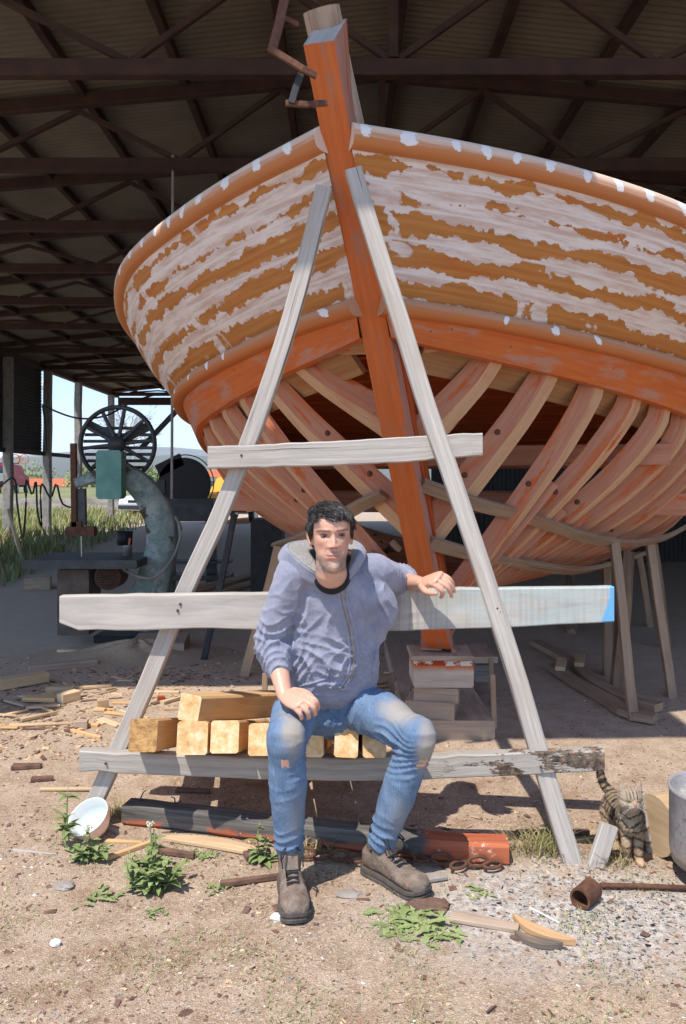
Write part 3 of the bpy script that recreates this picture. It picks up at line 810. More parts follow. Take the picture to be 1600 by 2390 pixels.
def bar(tr, th, m, name, label=None, n=30, rough=0.0):
    """cross bar: traced top/bottom edges (px, top, bottom, depth), real thickness"""
    xs = np.array([t[0] for t in tr], float)
    q = np.linspace(xs[0], xs[-1], n); V = []; mb = MB(); F = []; UV = []
    tops = np.interp(q, xs, [t[1] for t in tr]); bots = np.interp(q, xs, [t[2] for t in tr]); ds = np.interp(q, xs, [t[3] for t in tr])
    c = .005
    for i in range(n):
        e = rough*mnoise.noise(Vector((q[i]*.02, 0, 1))); e2 = rough*mnoise.noise(Vector((q[i]*.025, 5, 1)))
        a = at(q[i], tops[i]+e, ds[i]); b = at(q[i], bots[i]+e2, ds[i])
        V += [a+Vector((0, c, 0)), a-Vector((0, 0, c)), b+Vector((0, 0, c)), b+Vector((0, c, 0)), b+Vector((0, th, 0)), a+Vector((0, th, 0))]
    L = [0]
    for i in range(1, n): L.append((V[i*6]-V[i*6-6]).length+L[-1])
    h = (V[1]-V[2]).length; per = [0, .007, .007+h, .014+h, .014+h+th, .014+2*h+th, .014+2*h+2*th]; o_ = random.random()*9
    for i in range(n-1):
        for j in range(6):
            j2 = (j+1) % 6; F.append((i*6+j, i*6+j2, i*6+6+j2, i*6+6+j))
            UV.append([(L[i]+o_, per[j]), (L[i]+o_, per[j+1]), (L[i+1]+o_, per[j+1]), (L[i+1]+o_, per[j])])
    for i in (0, n-1): F.append(tuple(i*6+j for j in range(6))); UV.append([(0, 0)]*6)
    mb.add(V, F, UV)
    return tpart(mb, name, m, label)
# weathered bar with remains of blue paint on its right end
N = NT('plank_with_blue_paint'); uv = N.uv(); P_ = N.pos(); X_, Y_, Z_ = N.sep(P_)
g, r = grain(N, uv, 40); f = N.ma('ADD', N.ma('MULTIPLY', g, .7), N.ma('MULTIPLY', r, .3))
col = N.ramp(f, [(.28, (.33, .30, .265)), (.72, (.60, .55, .49))])
saw = N.noise(N.map(uv, (70, 3, 1)), 1, 2, .5); col = N.mix(N.ma('MULTIPLY', N.ma('MULTIPLY', N.step(saw, .45, .6), N.step(X_, -.4, .0)), .35), col, (.25, .245, .24))
nz = N.noise(N.map(P_, (3, 3, 7)), 1, 5, .65)
warm = N.ma('MULTIPLY', N.step(nz, .5, .65), N.ma('MULTIPLY', N.step(X_, .38, .6), N.step(Z_, .95, 1.0)))
col = N.mix(N.ma('MULTIPLY', warm, .5), col, (.66, .42, .31))
tl = N.ma('MULTIPLY', N.step(N.ma('ADD', X_, N.ma('MULTIPLY', nz, .25)), .42, .70), N.step(nz, .38, .6))
col = N.mix(N.ma('MULTIPLY', tl, .55), col, (.36, .50, .50))
bx = N.ma('SUBTRACT', X_, N.ma('MULTIPLY', N.ma('SUBTRACT', Z_, .93), .22))
bl = N.ma('MULTIPLY', N.step(N.ma('ADD', bx, N.ma('MULTIPLY', N.ma('SUBTRACT', nz, .5), .06)), 1.005, 1.013), N.ma('SUBTRACT', 1, N.step(N.ma('ADD', bx, N.ma('MULTIPLY', N.ma('SUBTRACT', nz, .5), .04)), 1.05, 1.056)))
bl = N.ma('MULTIPLY', bl, N.step(Z_, .865, .878))
col = N.mix(bl, col, (.15, .40, .66))
N.bump(f, .35, .004); N.done(col, .85, 0, .25); M['blue_plank'] = N.m
def dY(x, l, r): return l+(r-l)*(x-150)/(1435-150)
bar([(484, 1042, 1094, 3.20), (640, 1036, 1090, 3.18), (800, 1028, 1086, 3.16), (960, 1019, 1077, 3.14), (1126, 1010, 1063, 3.12)], .042, M['grey_wood'], 'cross_bar', rough=3)
bar([(138, 1392, 1455, 3.195), (150, 1391, 1470, 3.195), (330, 1388, 1472, 3.17), (480, 1386, 1466, 3.15), (640, 1384, 1472, 3.13), (900, 1376, 1473, 3.08), (1160, 1373, 1466, 3.03), (1433, 1370, 1452, 2.98)], .045, M['blue_plank'], 'cross_bar', 'broad grey plank with blue paint on its right end', rough=2)
bar([(184, 1753, 1800, 3.18), (380, 1762, 1810, 3.14), (622, 1770, 1820, 3.09), (830, 1771, 1825, 3.05), (1013, 1766, 1820, 3.0), (1200, 1758, 1811, 2.96), (1411, 1753, 1800, 2.92)], .05, M['bark_bar'], 'cross_bar', 'bottom bar with dark bark left along its right half', rough=4)
mb = MB()
for x, y, d in ((563, 1063, 3.19), (1037, 1037, 3.12), (414, 1425, 3.155), (1167, 1428, 3.025), (420, 1410, 3.155), (246, 1782, 3.16), (1262, 1790, 2.94), (1160, 1420, 3.025)):
    mb = MB(); mb.ball(at(x, y, d), .006, 8); tpart(mb, 'nail_head', M['rust'])


# ------------------------------------------------------------------ sawn timbers on the bottom bar
N = NT('pine_end_grain'); uv = N.uv()
oc = N.map(N.obj(), (1, .1, 1)); rg = N.wave(N.map(N.obj(), (1, 0, 1), (.3, 0, .25)), 26, 5, 3, 3, 'X', 'RINGS'); nz = N.noise(N.obj(), 22, 4, .6); n3 = N.noise(N.map(N.obj(), (40, 2, 9), (3, 0, 0)), 1, 3, .6)
col = N.ramp(N.ma('ADD', N.ma('MULTIPLY', N.noise(N.obj(), 70, 3, .6), .3), N.ma('MULTIPLY', nz, .7)), [(.32, (.52, .28, .11)), (.48, (.74, .47, .22)), (.66, (.86, .69, .47))])
col = N.mix(N.ma('MULTIPLY', N.step(n3, .30, .25), .6), col, (.30, .15, .06)); hv = N.n('HueSaturation'); N.put(hv.inputs['Color'], col); N.put(hv.inputs['Value'], N.ma('ADD', .86, N.ma('MULTIPLY', N.rnd(), .28))); col = hv.outputs[0]
N.bump(nz, .4, .004); M['pine_end'] = N.done(col, .8, 0, .2)
N = NT('rotten_bark_end'); nz = N.noise(N.obj(), 30, 6, .75); M['bark_end'] = N.done(N.ramp(nz, [(.35, (.30, .15, .05)), (.6, (.62, .36, .14))]), .9); N.bump(nz, 1, .012)
timbers = [(300, 367, 1680, 1754, 'sawn pine beam with a rough brown end, leftmost on the bottom bar', 'bark_end'),
           (412, 485, 1683, 1758, 'sawn pine beam with a pale clean end beside the rough brown one', 'pine_end'),
           (487, 557, 1684, 1757, 'sawn pine beam with a slanted upper left corner, third from the left', 'pine_end'),
           (578, 648, 1690, 1762, 'sawn pine beam half hidden by the seated man\'s shin', 'pine_end'),
           (668, 757, 1690, 1764, 'shaded sawn pine beam between the seated man\'s knees', 'pine_end'),
           (777, 836, 1692, 1765, 'sunlit sawn pine beam end under the seated man', 'pine_end'),
           (846, 900, 1694, 1765, 'rightmost sawn pine beam under the seated man\'s thigh', 'pine_end')]
def timber(name, c0, c1, w, h, lab, endm, up=(0, 0, 1)):
    w *= random.uniform(.93, 1.0); mb = MB(); mb.beam(c0, c1, w, h, up=(random.uniform(-.06, .06), 0, 1), ch=.008, seg=4, wob=.006)
    o = mb.build(name, [M['raw_pine'], M[endm]])
    me = o.data; d = (Vector(c1)-Vector(c0)).normalized()
    for pl in me.polygons:
        if abs(pl.normal.dot(d)) > .8: pl.material_index = 1
    return tag(o, lab, 'timber', 'sawn beams stacked on the trestle')
for x0, x1, y0, y1, lab, em in timbers:
    d = np.interp((x0+x1)/2, [300, 900], [3.03, 2.93]); a = at((x0+x1)/2, (y0+y1)/2, d); w = (x1-x0)/FPX*d; h = (y1-y0)/FPX*d
    c1 = a+Vector((.0+.03*random.uniform(-1, 1), 1.25, -(a.z-h/2)+.02))
    timber('timber', a, c1, w, h, lab, em)
a = at(443, 1651, 3.06); timber('timber', a, a+Vector((.42, .78, -.20)), .105, .105, 'sawn pine beam lying askew on top of the others', 'pine_end')

# ------------------------------------------------------------------ keel blocks
def block(x0, x1, y0, y1, Y, depth, lab, m='block_wood', yaw=0, ch=.008, name='keel_block', grp='blocks under the keel'):
    a = at((x0+x1)/2, (y0+y1)/2, Y); w = (x1-x0)/FPX*Y; h = (y1-y0)/FPX*Y
    mb = MB(); mb.box((0, 0, 0), (w, depth, h), rotm(0, 0, yaw), ch)
    o = mb.build(name, M[m]); o.location = a+Vector((0, depth/2, 0)); return tag(o, lab, 'block', grp)
block(945, 1155, 1682, 1727, 4.33, 2.2, 'long thick base plank lying under the keel blocks')
block(961, 1077, 1639, 1683, 4.36, .34, 'cracked grey block on the base plank, second from the ground', yaw=-.25)
block(972, 1076, 1606, 1641, 4.38, .28, 'small worn block with red stain in the middle of the keel stack', yaw=-.12)
N = NT('orange_topped_block'); X_, Y_, Z_ = N.sep(N.obj()); nz = N.noise(N.obj(), 9, 5, .7)
col = N.ramp(N.noise(N.map(N.obj(), (4, 4, 30)), 1, 4, .6), [(.3, (.46, .36, .28)), (.7, (.64, .53, .44))])
col = N.mix(N.step(N.ma('ADD', Z_, N.ma('MULTIPLY', nz, .05)), .035, .075), col, (.55, .17, .05)); col = N.mix(N.step(N.ma('ADD', Z_, N.ma('MULTIPLY', nz, .01)), .052, .056), col, N.mix(N.step(nz, .5, .55), (.40, .06, .02), (.7, .62, .55)))
M['orange_block'] = N.done(col, .85, 0, .2)
block(965, 1105, 1543, 1605, 4.36, .30, 'large pale block with an orange painted upper edge under the forefoot', 'orange_block')
block(959, 1104, 1531, 1542, 4.34, .3, 'thin board directly beneath the orange forefoot', 'block_wood')
block(1108, 1150, 1552, 1591, 5.1, .25, 'grey block of the rear keel stack on the base plank', 'grey_wood_dark')
block(1106, 1162, 1533, 1548, 5.0, .4, 'board sticking out to the right atop the rear keel stack', 'block_wood')
mb = MB(); a = at(1053, 1541, 4.42); pr = [(0, 0), (.13, 0), (.13, .022), (.05, .03), (0, .08)]
mb.sweep([a, a+Vector((0, .07, 0))], pr); tag(mb.build('wedge', M['rib_face']), 'pinkish chock wedged against the right side of the forefoot', 'wedge')
for x, y0, y1, Y, lab in ((1153, 1574, 1700, 4.40, 'upright slat nailed to the front right edge of the base plank'), (1149, 1536, 1660, 5.0, 'longer upright slat behind the front one on the base plank'), (963, 1600, 1660, 4.7, 'upright slat at the left side of the keel blocks')):
    mb = MB(); mb.beam(at(x, y1, Y), at(x-4, y0, Y), .03, .02, up=(0, 1, 0)); tag(mb.build('slat', M['prop_wood']), lab, 'slat')
# ------------------------------------------------------------------ props holding the hull and odd stakes
M['bark_prop'] = wood('barky_prop_wood', (.10, .065, .045), (.27, .18, .12), (.36, .22, .11), .6, cracks=.6)
props = [((1432, 1262, 5.05), (1479, 1685, None), .058, 'prop_wood', 'nearest pale prop on the right with its foot at the shadow edge'),
         ((1515, 1262, 5.55), (1568, 1630, None), .058, 'prop_wood', 'pale leaning prop at the far right, second from the edge of the shade'),
         ((1526, 1270, 6.6), (1557, 1512, None), .062, 'prop_wood', 'brown prop close behind the far right one'),
         ((1414, 1310, 5.9), (1418, 1577, None), .062, 'prop_wood', 'upright square prop right behind the end of the painted plank'),
         ((1466, 1290, 5.6), (1438, 1615, None), .085, 'bark_prop', 'rough dark prop with bark crossing behind the nearest pale one'),
         ((1488, 1290, 7.4), (1516, 1463, None), .062, 'prop_wood', 'slim prop deep in the shade under the bilge'),
         ((650, 1275, 5.7), (571, 1578, None), .07, 'prop_wood', 'slanting prop under the left bilge beside the man\'s shoulder'),
         ((548, 1200, 6.3), (476, 1542, None), .05, 'steel_dark', 'dark thin bar leaning up against the left side of the hull'),
         ((1330, 1330, 9.5), (1335, 1480, None), .09, 'prop_wood', 'dim prop far back under the right bilge')]
for (x, y, Y), (x2, y2, _), w, m, lab in props:
    g_ = gp(x2, y2); mb = MB(); mb.beam(g_, at(x, y, Y), w, w*.8, up=(0, 1, 0), seg=5, wob=.012); tag(mb.build('prop', M[m]), lab, 'prop', 'props around the hull')
for x, y0, y1, lab in ((915, 1571, 1625, 'short stake standing in the shade right of the man\'s elbow'), (614, 1572, 1668, 'pale stake leaning beside the man\'s forearm')):
    g_ = gp(x, y1); mb = MB(); mb.beam(g_-Vector((0, 0, .02)), at(x+(5 if x < 700 else 0), y0, g_.y), .035, .03, up=(0, 1, 0)); tag(mb.build('stake', M['prop_wood']), lab, 'stake')
# bowed planks on the floor, right
for tr, lab in (([(1250, 1500), (1330, 1545), (1400, 1600), (1470, 1635), (1537, 1652)], 'longer bowed plank lying on the floor under the right bilge'), ([(1290, 1555), (1340, 1590), (1420, 1635), (1480, 1668), (1529, 1677)], 'shorter bowed plank lying on the floor in front of the longer one')):
    P = [gp(x, y, .035)+Vector((0, 0, 0)) for x, y in tr]; mb = MB(); mb.sweep(smooth_path(P, 14), rect(.10, .05)); tag(mb.build('plank', M['prop_wood']), lab, 'plank')
for k, (x, y, lab) in enumerate(((1318, 1557, 'left'), (1362, 1548, 'right'))):
    g_ = gp(x, y, .08); mb = MB(); mb.beam(g_+Vector((-.05, -.05, 0)), g_+Vector((.05, .25, 0)), .07, .03); tag(mb.build('plank', M['pale_pine']), lab+' one of two short boards resting across the bowed planks', 'plank')
# ------------------------------------------------------------------ soft bodies: closed tubes fused into one surface
def ell_tube(pts, rad, n=20, ref=(0, -1, 0), sub=6, cap=3):
    """closed tube through pts with (side, ref) radii, rounded ends"""
    P = np.array([tuple(p) for p in pts], float); R = np.array([(r, r) if not isinstance(r, (tuple, list)) else r for r in rad], float)
    k = len(P); t = np.arange(k); q = np.linspace(0, k-1, (k-1)*sub+1)
    P2 = cr(t, P, q) if k > 2 else np.array([P[0]+(P[-1]-P[0])*x for x in q/(k-1)])
    R2 = np.maximum(cr(t, R, q), .002) if k > 2 else np.array([R[0]+(R[-1]-R[0])*x for x in q/(k-1)])
    d0 = P2[0]-P2[1]; d0 /= np.linalg.norm(d0); d1 = P2[-1]-P2[-2]; d1 /= np.linalg.norm(d1)
    pre, pr, post, po = [], [], [], []
    for c in range(cap, 0, -1):
        a = c/cap*PI/2*.96
        pre.append(P2[0]+d0*math.sin(a)*R2[0].mean()*.8); pr.append(R2[0]*math.cos(a))
        post.insert(0, P2[-1]+d1*math.sin(a)*R2[-1].mean()*.8); po.insert(0, R2[-1]*math.cos(a))
    P2 = np.concatenate([pre, P2, post]); R2 = np.concatenate([pr, R2, po])
    mb = MB(); V = []; m = len(P2)
    rf = Vector(ref)
    for i in range(m):
        d = Vector(P2[min(i+1, m-1)]-P2[max(i-1, 0)]).normalized()
        s = d.cross(rf)
        if s.length < .05: s = d.cross(Vector((.3, .1, 1)))
        s.normalize(); u = s.cross(d)
        for j in range(n):
            a = 2*PI*j/n
            V.append(Vector(P2[i])+s*R2[i][0]*math.cos(a)+u*R2[i][1]*math.sin(a))
    F = [(i*n+j, i*n+(j+1) % n, (i+1)*n+(j+1) % n, (i+1)*n+j) for i in range(m-1) for j in range(n)]
    F += [tuple(range(n))[::-1], tuple((m-1)*n+j for j in range(n))]
    return V, F
def ellipsoid(c, r, R=None, n=18):
    mb = MB(); mb.ball(c, r, n, R=R); return mb.v, mb.f
def fuse(name, parts, voxel, smooth=4, fac=.5):
    mb = MB()
    for V, F in parts: mb.add(V, F)
    me = mb.mesh(name+'_raw'); ob = bpy.data.objects.new(name+'_raw', me); COL.objects.link(ob)
    md = ob.modifiers.new('r', 'REMESH'); md.mode = 'VOXEL'; md.voxel_size = voxel; md.use_smooth_shade = True
    if smooth:
        ms = ob.modifiers.new('s', 'SMOOTH'); ms.factor = fac; ms.iterations = smooth
    bpy.context.view_layer.update()
    dg = bpy.context.evaluated_depsgraph_get()
    out = bpy.data.meshes.new_from_object(ob.evaluated_get(dg))
    out.name = name
    bpy.data.objects.remove(ob); bpy.data.meshes.remove(me)
    return out
def co(me):
    a = np.empty(len(me.vertices)*3); me.vertices.foreach_get('co', a); return a.reshape(-1, 3)
def nor(me):
    a = np.empty(len(me.vertices)*3); me.vertices.foreach_get('normal', a); return a.reshape(-1, 3)
def setco(me, a):
    me.vertices.foreach_set('co', np.ascontiguousarray(a).ravel()); me.update()
def setcol(me, name, rgb):
    at_ = me.color_attributes.new(name, 'FLOAT_COLOR', 'POINT')
    at_.data.foreach_set('color', np.column_stack([rgb, np.ones(len(rgb))]).astype(np.float32).ravel())
def put(me, name, m, parent):
    me.materials.clear(); me.materials.append(m); me.polygons.foreach_set('use_smooth', [True]*len(me.polygons))
    o = bpy.data.objects.new(name, me); link(o, parent)
    if parent is not None: o.matrix_parent_inverse = Matrix.Translation(-parent.location)
    return o
def vnoise(P, sc, off=0.):
    P = np.asarray(P)*np.asarray(sc)+off
    return np.array([mnoise.noise(Vector(p)) for p in P])
def gs(x, c, s): return np.exp(-((x-c)/s)**2)
def folds(me, items, nz=.004, nsc=9):
    """cloth folds: (centre, axis, half length, radius, count, amplitude) ridges across an axis; plus broad unevenness"""
    P = co(me); Nn = nor(me); d = np.zeros(len(P))
    if nz:
        d += nz*vnoise(P, nsc)+nz*.6*vnoise(P, nsc*2.3, 5.)
        q = P+.03*np.column_stack([vnoise(P, 6., 9.)]*3); d += nz*.6*(.35-np.abs(vnoise(q, (9, 9, 16), 2.))**.6)+nz*.18*(.4-np.abs(vnoise(q, (26, 26, 34), 7.))**.6)
    for c, ax, hl, rad, cnt, amp in items:
        c = np.array(c); ax = np.array(Vector(ax).normalized()); q = P-c
        t = q@ax; r = np.linalg.norm(q-t[:, None]*ax, axis=1)
        w = np.clip(1-np.abs(t)/hl, 0, 1)*np.clip(1-(r/rad)**2, 0, 1)
        m = w > 0
        if not m.any(): continue
        ph = 2.2*vnoise(P[m], 8., cnt)
        s = np.cos(t[m]/hl*PI*cnt+ph*2.2)
        d[m] += amp*np.sqrt(w[m])*(1.15-2.2*np.abs(s)**.55)
    setco(me, P+Nn*d[:, None])

# ------------------------------------------------------------------ the man
man = empty('person', (-.06, 3.0, 0), 'seated man in faded blue hooded sweatshirt and worn jeans, forearm resting on the plank', 'person')
# joints
HIPC = Vector((-.065, 3.06, .585)); SH_R = Vector((-.184, 2.87, 1.095)); SH_L = Vector((.134, 2.97, 1.09))
EL_R = at(638, 1512, 2.90); WR_R = at(664, 1622, 2.74); EL_L = Vector((.238, 3.21, 1.035)); WR_L = at(985, 1361, 2.99)
HIP_R = Vector((-.165, 3.04, .575)); HIP_L = Vector((.045, 3.04, .575))
KN_R = at(668, 1725, 2.67); AN_R = at(676, 1990, 2.74); KN_L = at(974, 1722, 2.74); AN_L = at(886, 1972, 2.83)
HEAD = Vector((-.043, 2.75, 1.139)); YAW = math.radians(7); ROLL = math.radians(-2)
NECK = Vector((-.035, 2.88, 1.09))
# --- head
HZS = [-.006, 0, .015, .035, .058, .085, .11, .13, .15, .172, .192, .21, .221, .226]
HHW = [.010, .024, .039, .048, .0545, .061, .0665, .0695, .071, .072, .069, .055, .034, .006]
HFR = [.070, .083, .088, .088, .0885, .087, .086, .085, .0895, .088, .078, .056, .030, .004]
HBK = [.03, .0, -.03, -.05, -.066, -.08, -.089, -.095, -.099, -.100, -.094, -.076, -.045, -.006]
def head_mesh():
    zs = np.linspace(-.006, .226, 110); n = 150; V = []
    hwv = cr(HZS, HHW, zs); fr = cr(HZS, HFR, zs); bk = cr(HZS, HBK, zs)
    for i, z in enumerate(zs):
        cy = (fr[i]+bk[i])/2; ry = (fr[i]-bk[i])/2
        for j in range(n):
            a = 2*PI*j/n; c, s = math.cos(a), math.sin(a)
            e = .86 if s > 0 else .95                       # front a little squarer
            x = hwv[i]*math.copysign(abs(c)**e, c); f = cy+ry*math.copysign(abs(s)**(.92 if s > 0 else 1), s)
            V.append((x, f, z))
    V = np.array(V); x, f, z = V.T
    fr_ = np.clip((f-.02)/.04, 0, 1)
    d = np.zeros(len(V))
    ax_ = np.abs(x)
    # nose
    nz = np.interp(z, [.084, .088, .094, .102, .118, .134, .146], [0, .016, .0245, .023, .0145, .007, .002])
    nwid = np.interp(z, [.085, .094, .104, .12, .14], [.0165, .0145, .010, .0085, .009])
    d += nz*np.exp(-(x/nwid)**2*1.0)
    d += .0065*gs(ax_, .0135, .006)*gs(z, .0925, .006)
    d -= .006*gs(ax_, .0075, .0035)*gs(z, .0865, .003)
    # brow, sockets, lids, cheeks
    d += .0065*gs(ax_, .026, .021)*gs(z, .1475, .007)
    d -= .0155*gs(ax_, .031, .017)*gs(z, .131, .0085)
    d += .0058*gs(ax_, .031, .012)*gs(z, .1295, .0068)
    d -= .004*gs(ax_, .015, .006)*gs(z, .131, .008)
    d += .0045*gs(ax_, .044, .014)*gs(z, .108, .013)
    d -= .0035*gs(ax_, .042, .013)*gs(z, .078, .014)
    d -= .0036*np.exp(-((ax_-(.021+(.09-z)*.35))/.0035)**2)*gs(z, .078, .016)
    # mouth
    d += .0045*gs(x, 0, .019)*gs(z, .0645, .0042)+.0052*gs(x, 0, .017)*gs(z, .0535, .0048)
    d -= .0048*np.exp(-(x/.024)**4)*gs(z, .0592, .0016)
    d -= .003*gs(ax_, .025, .005)*gs(z, .059, .004)
    d += .003*gs(x, 0, .03)*gs(z, .062, .014)
    d -= .004*gs(x, 0, .02)*gs(z, .0425, .005)
    d += .006*gs(x, 0, .018)*gs(z, .018, .013)
    d += .003*gs(ax_, .05, .012)*gs(z, .03, .014)
    V[:, 1] += d*fr_
    F = [(i*n+j, i*n+(j+1) % n, (i+1)*n+(j+1) % n, (i+1)*n+j) for i in range(len(zs)-1) for j in range(n)]
    F += [tuple(range(n))[::-1], tuple((len(zs)-1)*n+j for j in range(n))]
    return V, F
HROT = rotm(math.radians(3), ROLL, YAW)
def h2w(p):
    """head-local (right of the picture, forward, up) to world"""
    p = np.atleast_2d(p); q = np.column_stack([p[:, 0], -p[:, 1], p[:, 2]-.1])
    return q@np.array(HROT).T+np.array(HEAD+Vector((0, 0, .1)))
def w2h(P):
    q = (P-np.array(HEAD+Vector((0, 0, .1))))@np.array(HROT)
    return np.column_stack([q[:, 0], -q[:, 1], q[:, 2]+.1])
hv, hf = head_mesh(); hv = h2w(hv)
skin_parts = [([Vector(p) for p in hv], hf)]
for sx in (-1, 1):
    for c, r in (((sx*.0745, -.012, .118), (.007, .017, .030)), ((sx*.073, -.002, .096), (.007, .010, .013)), ((sx*.079, -.020, .125), (.004, .012, .022))):
        R_ = HROT @ rotm(.15, 0, sx*-.45); skin_parts.append(ellipsoid(Vector(h2w([c])[0]), r, R_, 14))
hp = lambda *p: Vector(h2w([p])[0])
skin_parts.append(ell_tube([hp(0, -.025, .08), hp(0, -.02, .03), hp(0, -.022, -.015), NECK, NECK+Vector((0, .06, -.07))], [(.052, .052), (.054, .056), (.057, .058), (.070, .062), (.10, .06)], 24))
# hidden trunk so that the body is one piece
CH = Vector((-.035, 2.96, .93))
skin_parts.append(ell_tube([HIPC, Vector((-.06, 3.03, .75)), CH, NECK+Vector((0, .06, -.10))], [(.13, .08), (.12, .075), (.13, .07), (.10, .05)], 24))
for S_, E_, W_ in ((SH_R, EL_R, WR_R), (SH_L, EL_L, WR_L)):
    skin_parts.append(ell_tube([CH+Vector((0, 0, .08)), S_, (S_+E_)/2, E_], [.045, .042, .036, .030], 16))
    dd = (W_-E_)
    skin_parts.append(ell_tube([E_, E_+dd*.25, E_+dd*.6, W_-dd*.06, W_+dd*.03], [.030, (.040, .038), (.035, .033), (.0285, .024), (.027, .022)], 20, ref=(0, 0, 1)))
for H_, K_, A_ in ((HIP_R, KN_R, AN_R), (HIP_L, KN_L, AN_L)):
    skin_parts.append(ell_tube([HIPC, H_, K_, (K_*.6+A_*.4), A_], [.06, .06, .045, .042, .032], 14))
def hand(Wp, d, s, curl, thumb, spread=1., sc=1.):
    """five-fingered hand: d along the palm, s towards the thumb; curl per finger (mcp, pip, dip) in degrees"""
    d = Vector(d).normalized(); s = Vector(s); s = (s-d*s.dot(d)).normalized(); nb = d.cross(s)
    if nb.z < 0: nb = -nb
    out = []; Lp = .092*sc
    out.append(ell_tube([Wp-d*.01, Wp+d*.025*sc, Wp+d*.06*sc, Wp+d*Lp], [(.024*sc, .020*sc), (.034*sc, .0185*sc), (.0405*sc, .0165*sc), (.041*sc, .0125*sc)], 20, ref=tuple(nb)))
    tips = []
    for k, (off, L, r) in enumerate(((.031, (.044, .027, .021), .0094), (.0105, (.048, .031, .022), .0097), (-.0105, (.045, .029, .021), .0092), (-.030, (.036, .022, .019), .0082))):
        p = Wp+d*(Lp-abs(off-.008)*.22)*1.0+s*off*sc; a = 0; pts = [p-d*.03, p]; rr = [r*1.0*sc, r*1.12*sc]
        dirv = (d+s*off*spread*.6/.1*.35).normalized()
        for q, ang in zip(L, curl[k]):
            a += math.radians(ang); v = dirv*math.cos(a)-nb*math.sin(a); p = p+v*q*sc; pts.append(p); rr.append(r*sc*(1.03 if len(pts) == 3 else .93 if len(pts) == 4 else .74))
        out.append(ell_tube(pts, rr, 14, ref=tuple(s), sub=5)); tips.append((p, v, nb))
    b = Wp+d*.022*sc+s*.026*sc; pts = [b]
    for v, q in zip(thumb, (.040, .030, .024)):
        b = b+(d*v[0]+s*v[1]-nb*v[2]).normalized()*q*sc; pts.append(b)
    out.append(ell_tube(pts, [.0165*sc, .0125*sc, .0108*sc, .0082*sc], 14, ref=tuple(nb), sub=5))
    return out
d_r = (at(708, 1640, 2.655)-WR_R).normalized()
skin_parts += hand(WR_R, d_r, (.74, .30, .44), [(16, 74, 34), (22, 76, 36), (28, 74, 36), (32, 70, 36)], [(.8, .55, .3), (.95, .0, .25), (.95, -.15, .2)])
d_l = (at(1026, 1347, 2.90)-WR_L).normalized()
skin_parts += hand(WR_L, d_l, (-.45, -.62, -.48), [(58, 70, 30), (52, 48, 22), (50, 42, 20), (48, 38, 22)], [(.7, .55, .3), (.85, .15, .35), (.9, 0, .3)])
body = fuse('person_body', skin_parts, .0027, 3, .45)
P = co(body); H = w2h(P); x, f, z = H.T; ax_ = np.abs(x)
inhead = (z > -.03) & (z < .26) & (np.abs(x) < .11) & (np.abs(f) < .14)
base = np.tile(np.array([.64, .375, .265]), (len(P), 1))
def blend(m, c):
    global base
    m = np.clip(m, 0, 1)[:, None]; base = base*(1-m)+np.array(c)*m
n1 = vnoise(P, 60.); n2_ = vnoise(P, 220., 3.)
blend(.25+.5*n1, (.66, .33, .23)); n3_ = vnoise(P, 25., 8.); blend(.35*np.clip(n3_, 0, 1), (.50, .27, .19))
hd = inhead*(f > -.01)*1.
blend(hd*.55*gs(ax_, .045, .016)*gs(z, .105, .016), (.60, .26, .185)); blend(hd*.5*gs(x, 0, .014)*gs(z, .095, .012), (.60, .25, .175))
beard = hd*np.clip((.066-z)/.02, 0, 1)*np.clip((z+.012)/.012, 0, 1)*np.clip((ax_+.020-z*.4)/.03, .25, 1)
must = hd*gs(z, .0715, .0062)*np.clip(1-ax_/.034, 0, 1)
beard = np.maximum(beard*.9, must*1.); side_b = hd*np.clip((ax_-.050)/.012, 0, 1)*np.clip((.10-z)/.03, 0, 1)*.35
bm_ = np.maximum(beard, side_b)*(.72+.55*n2_+.25*n1)
blend(bm_, (.145, .115, .10)); chin = hd*gs(x, 0, .035)*gs(z, .018, .018)*np.clip(.35+n2_, 0, 1)*.5; blend(chin, (.44, .38, .34))
blend(hd*gs(ax_, .0075, .0042)*gs(z, .0868, .0030)*.9, (.16, .06, .045)); blend(hd*np.exp(-((ax_-(.0225+(.09-z)*.38))/.0022)**2)*gs(z, .076, .015)*.4, (.36, .16, .11))  # shade of nostrils and cheek folds painted into the skin tone
lip = hd*np.exp(-(x/.0235)**4)*np.maximum(gs(z, .0640, .0032), gs(z, .0545, .0042)); blend(lip*.85, (.48, .17, .135))
blend(hd*np.exp(-(x/.024)**6)*gs(z, .0594, .0014), (.12, .04, .035))
brow = hd*np.exp(-((z-(.1465+.002*gs(ax_, .03, .02)-.10*np.clip(ax_-.042, 0, 1)))/.0036)**2)*((ax_ > .011) & (ax_ < .056))*np.clip(.85+.5*n2_, 0, 1)
blend(brow*.9, (.045, .033, .028))
lash = hd*np.exp(-((z-(.1318+.0015*gs(ax_, .031, .012)))/.0015)**2)*np.clip(1-((ax_-.031)/.0165)**4, 0, 1); blend(lash*.95, (.030, .018, .015))
low = hd*np.exp(-((z-.1262)/.0012)**2)*np.clip(1-((ax_-.031)/.015)**4, 0, 1); blend(low*.5, (.20, .09, .07))
blend(hd*gs(ax_, .031, .02)*gs(z, .121, .006)*.3, (.46, .21, .16))
fine_ = vnoise(P, 420., 1.)[:, None]; base = base*(1+.10*fine_+.10*n2_[:, None])
setcol(body, 'tone', base)
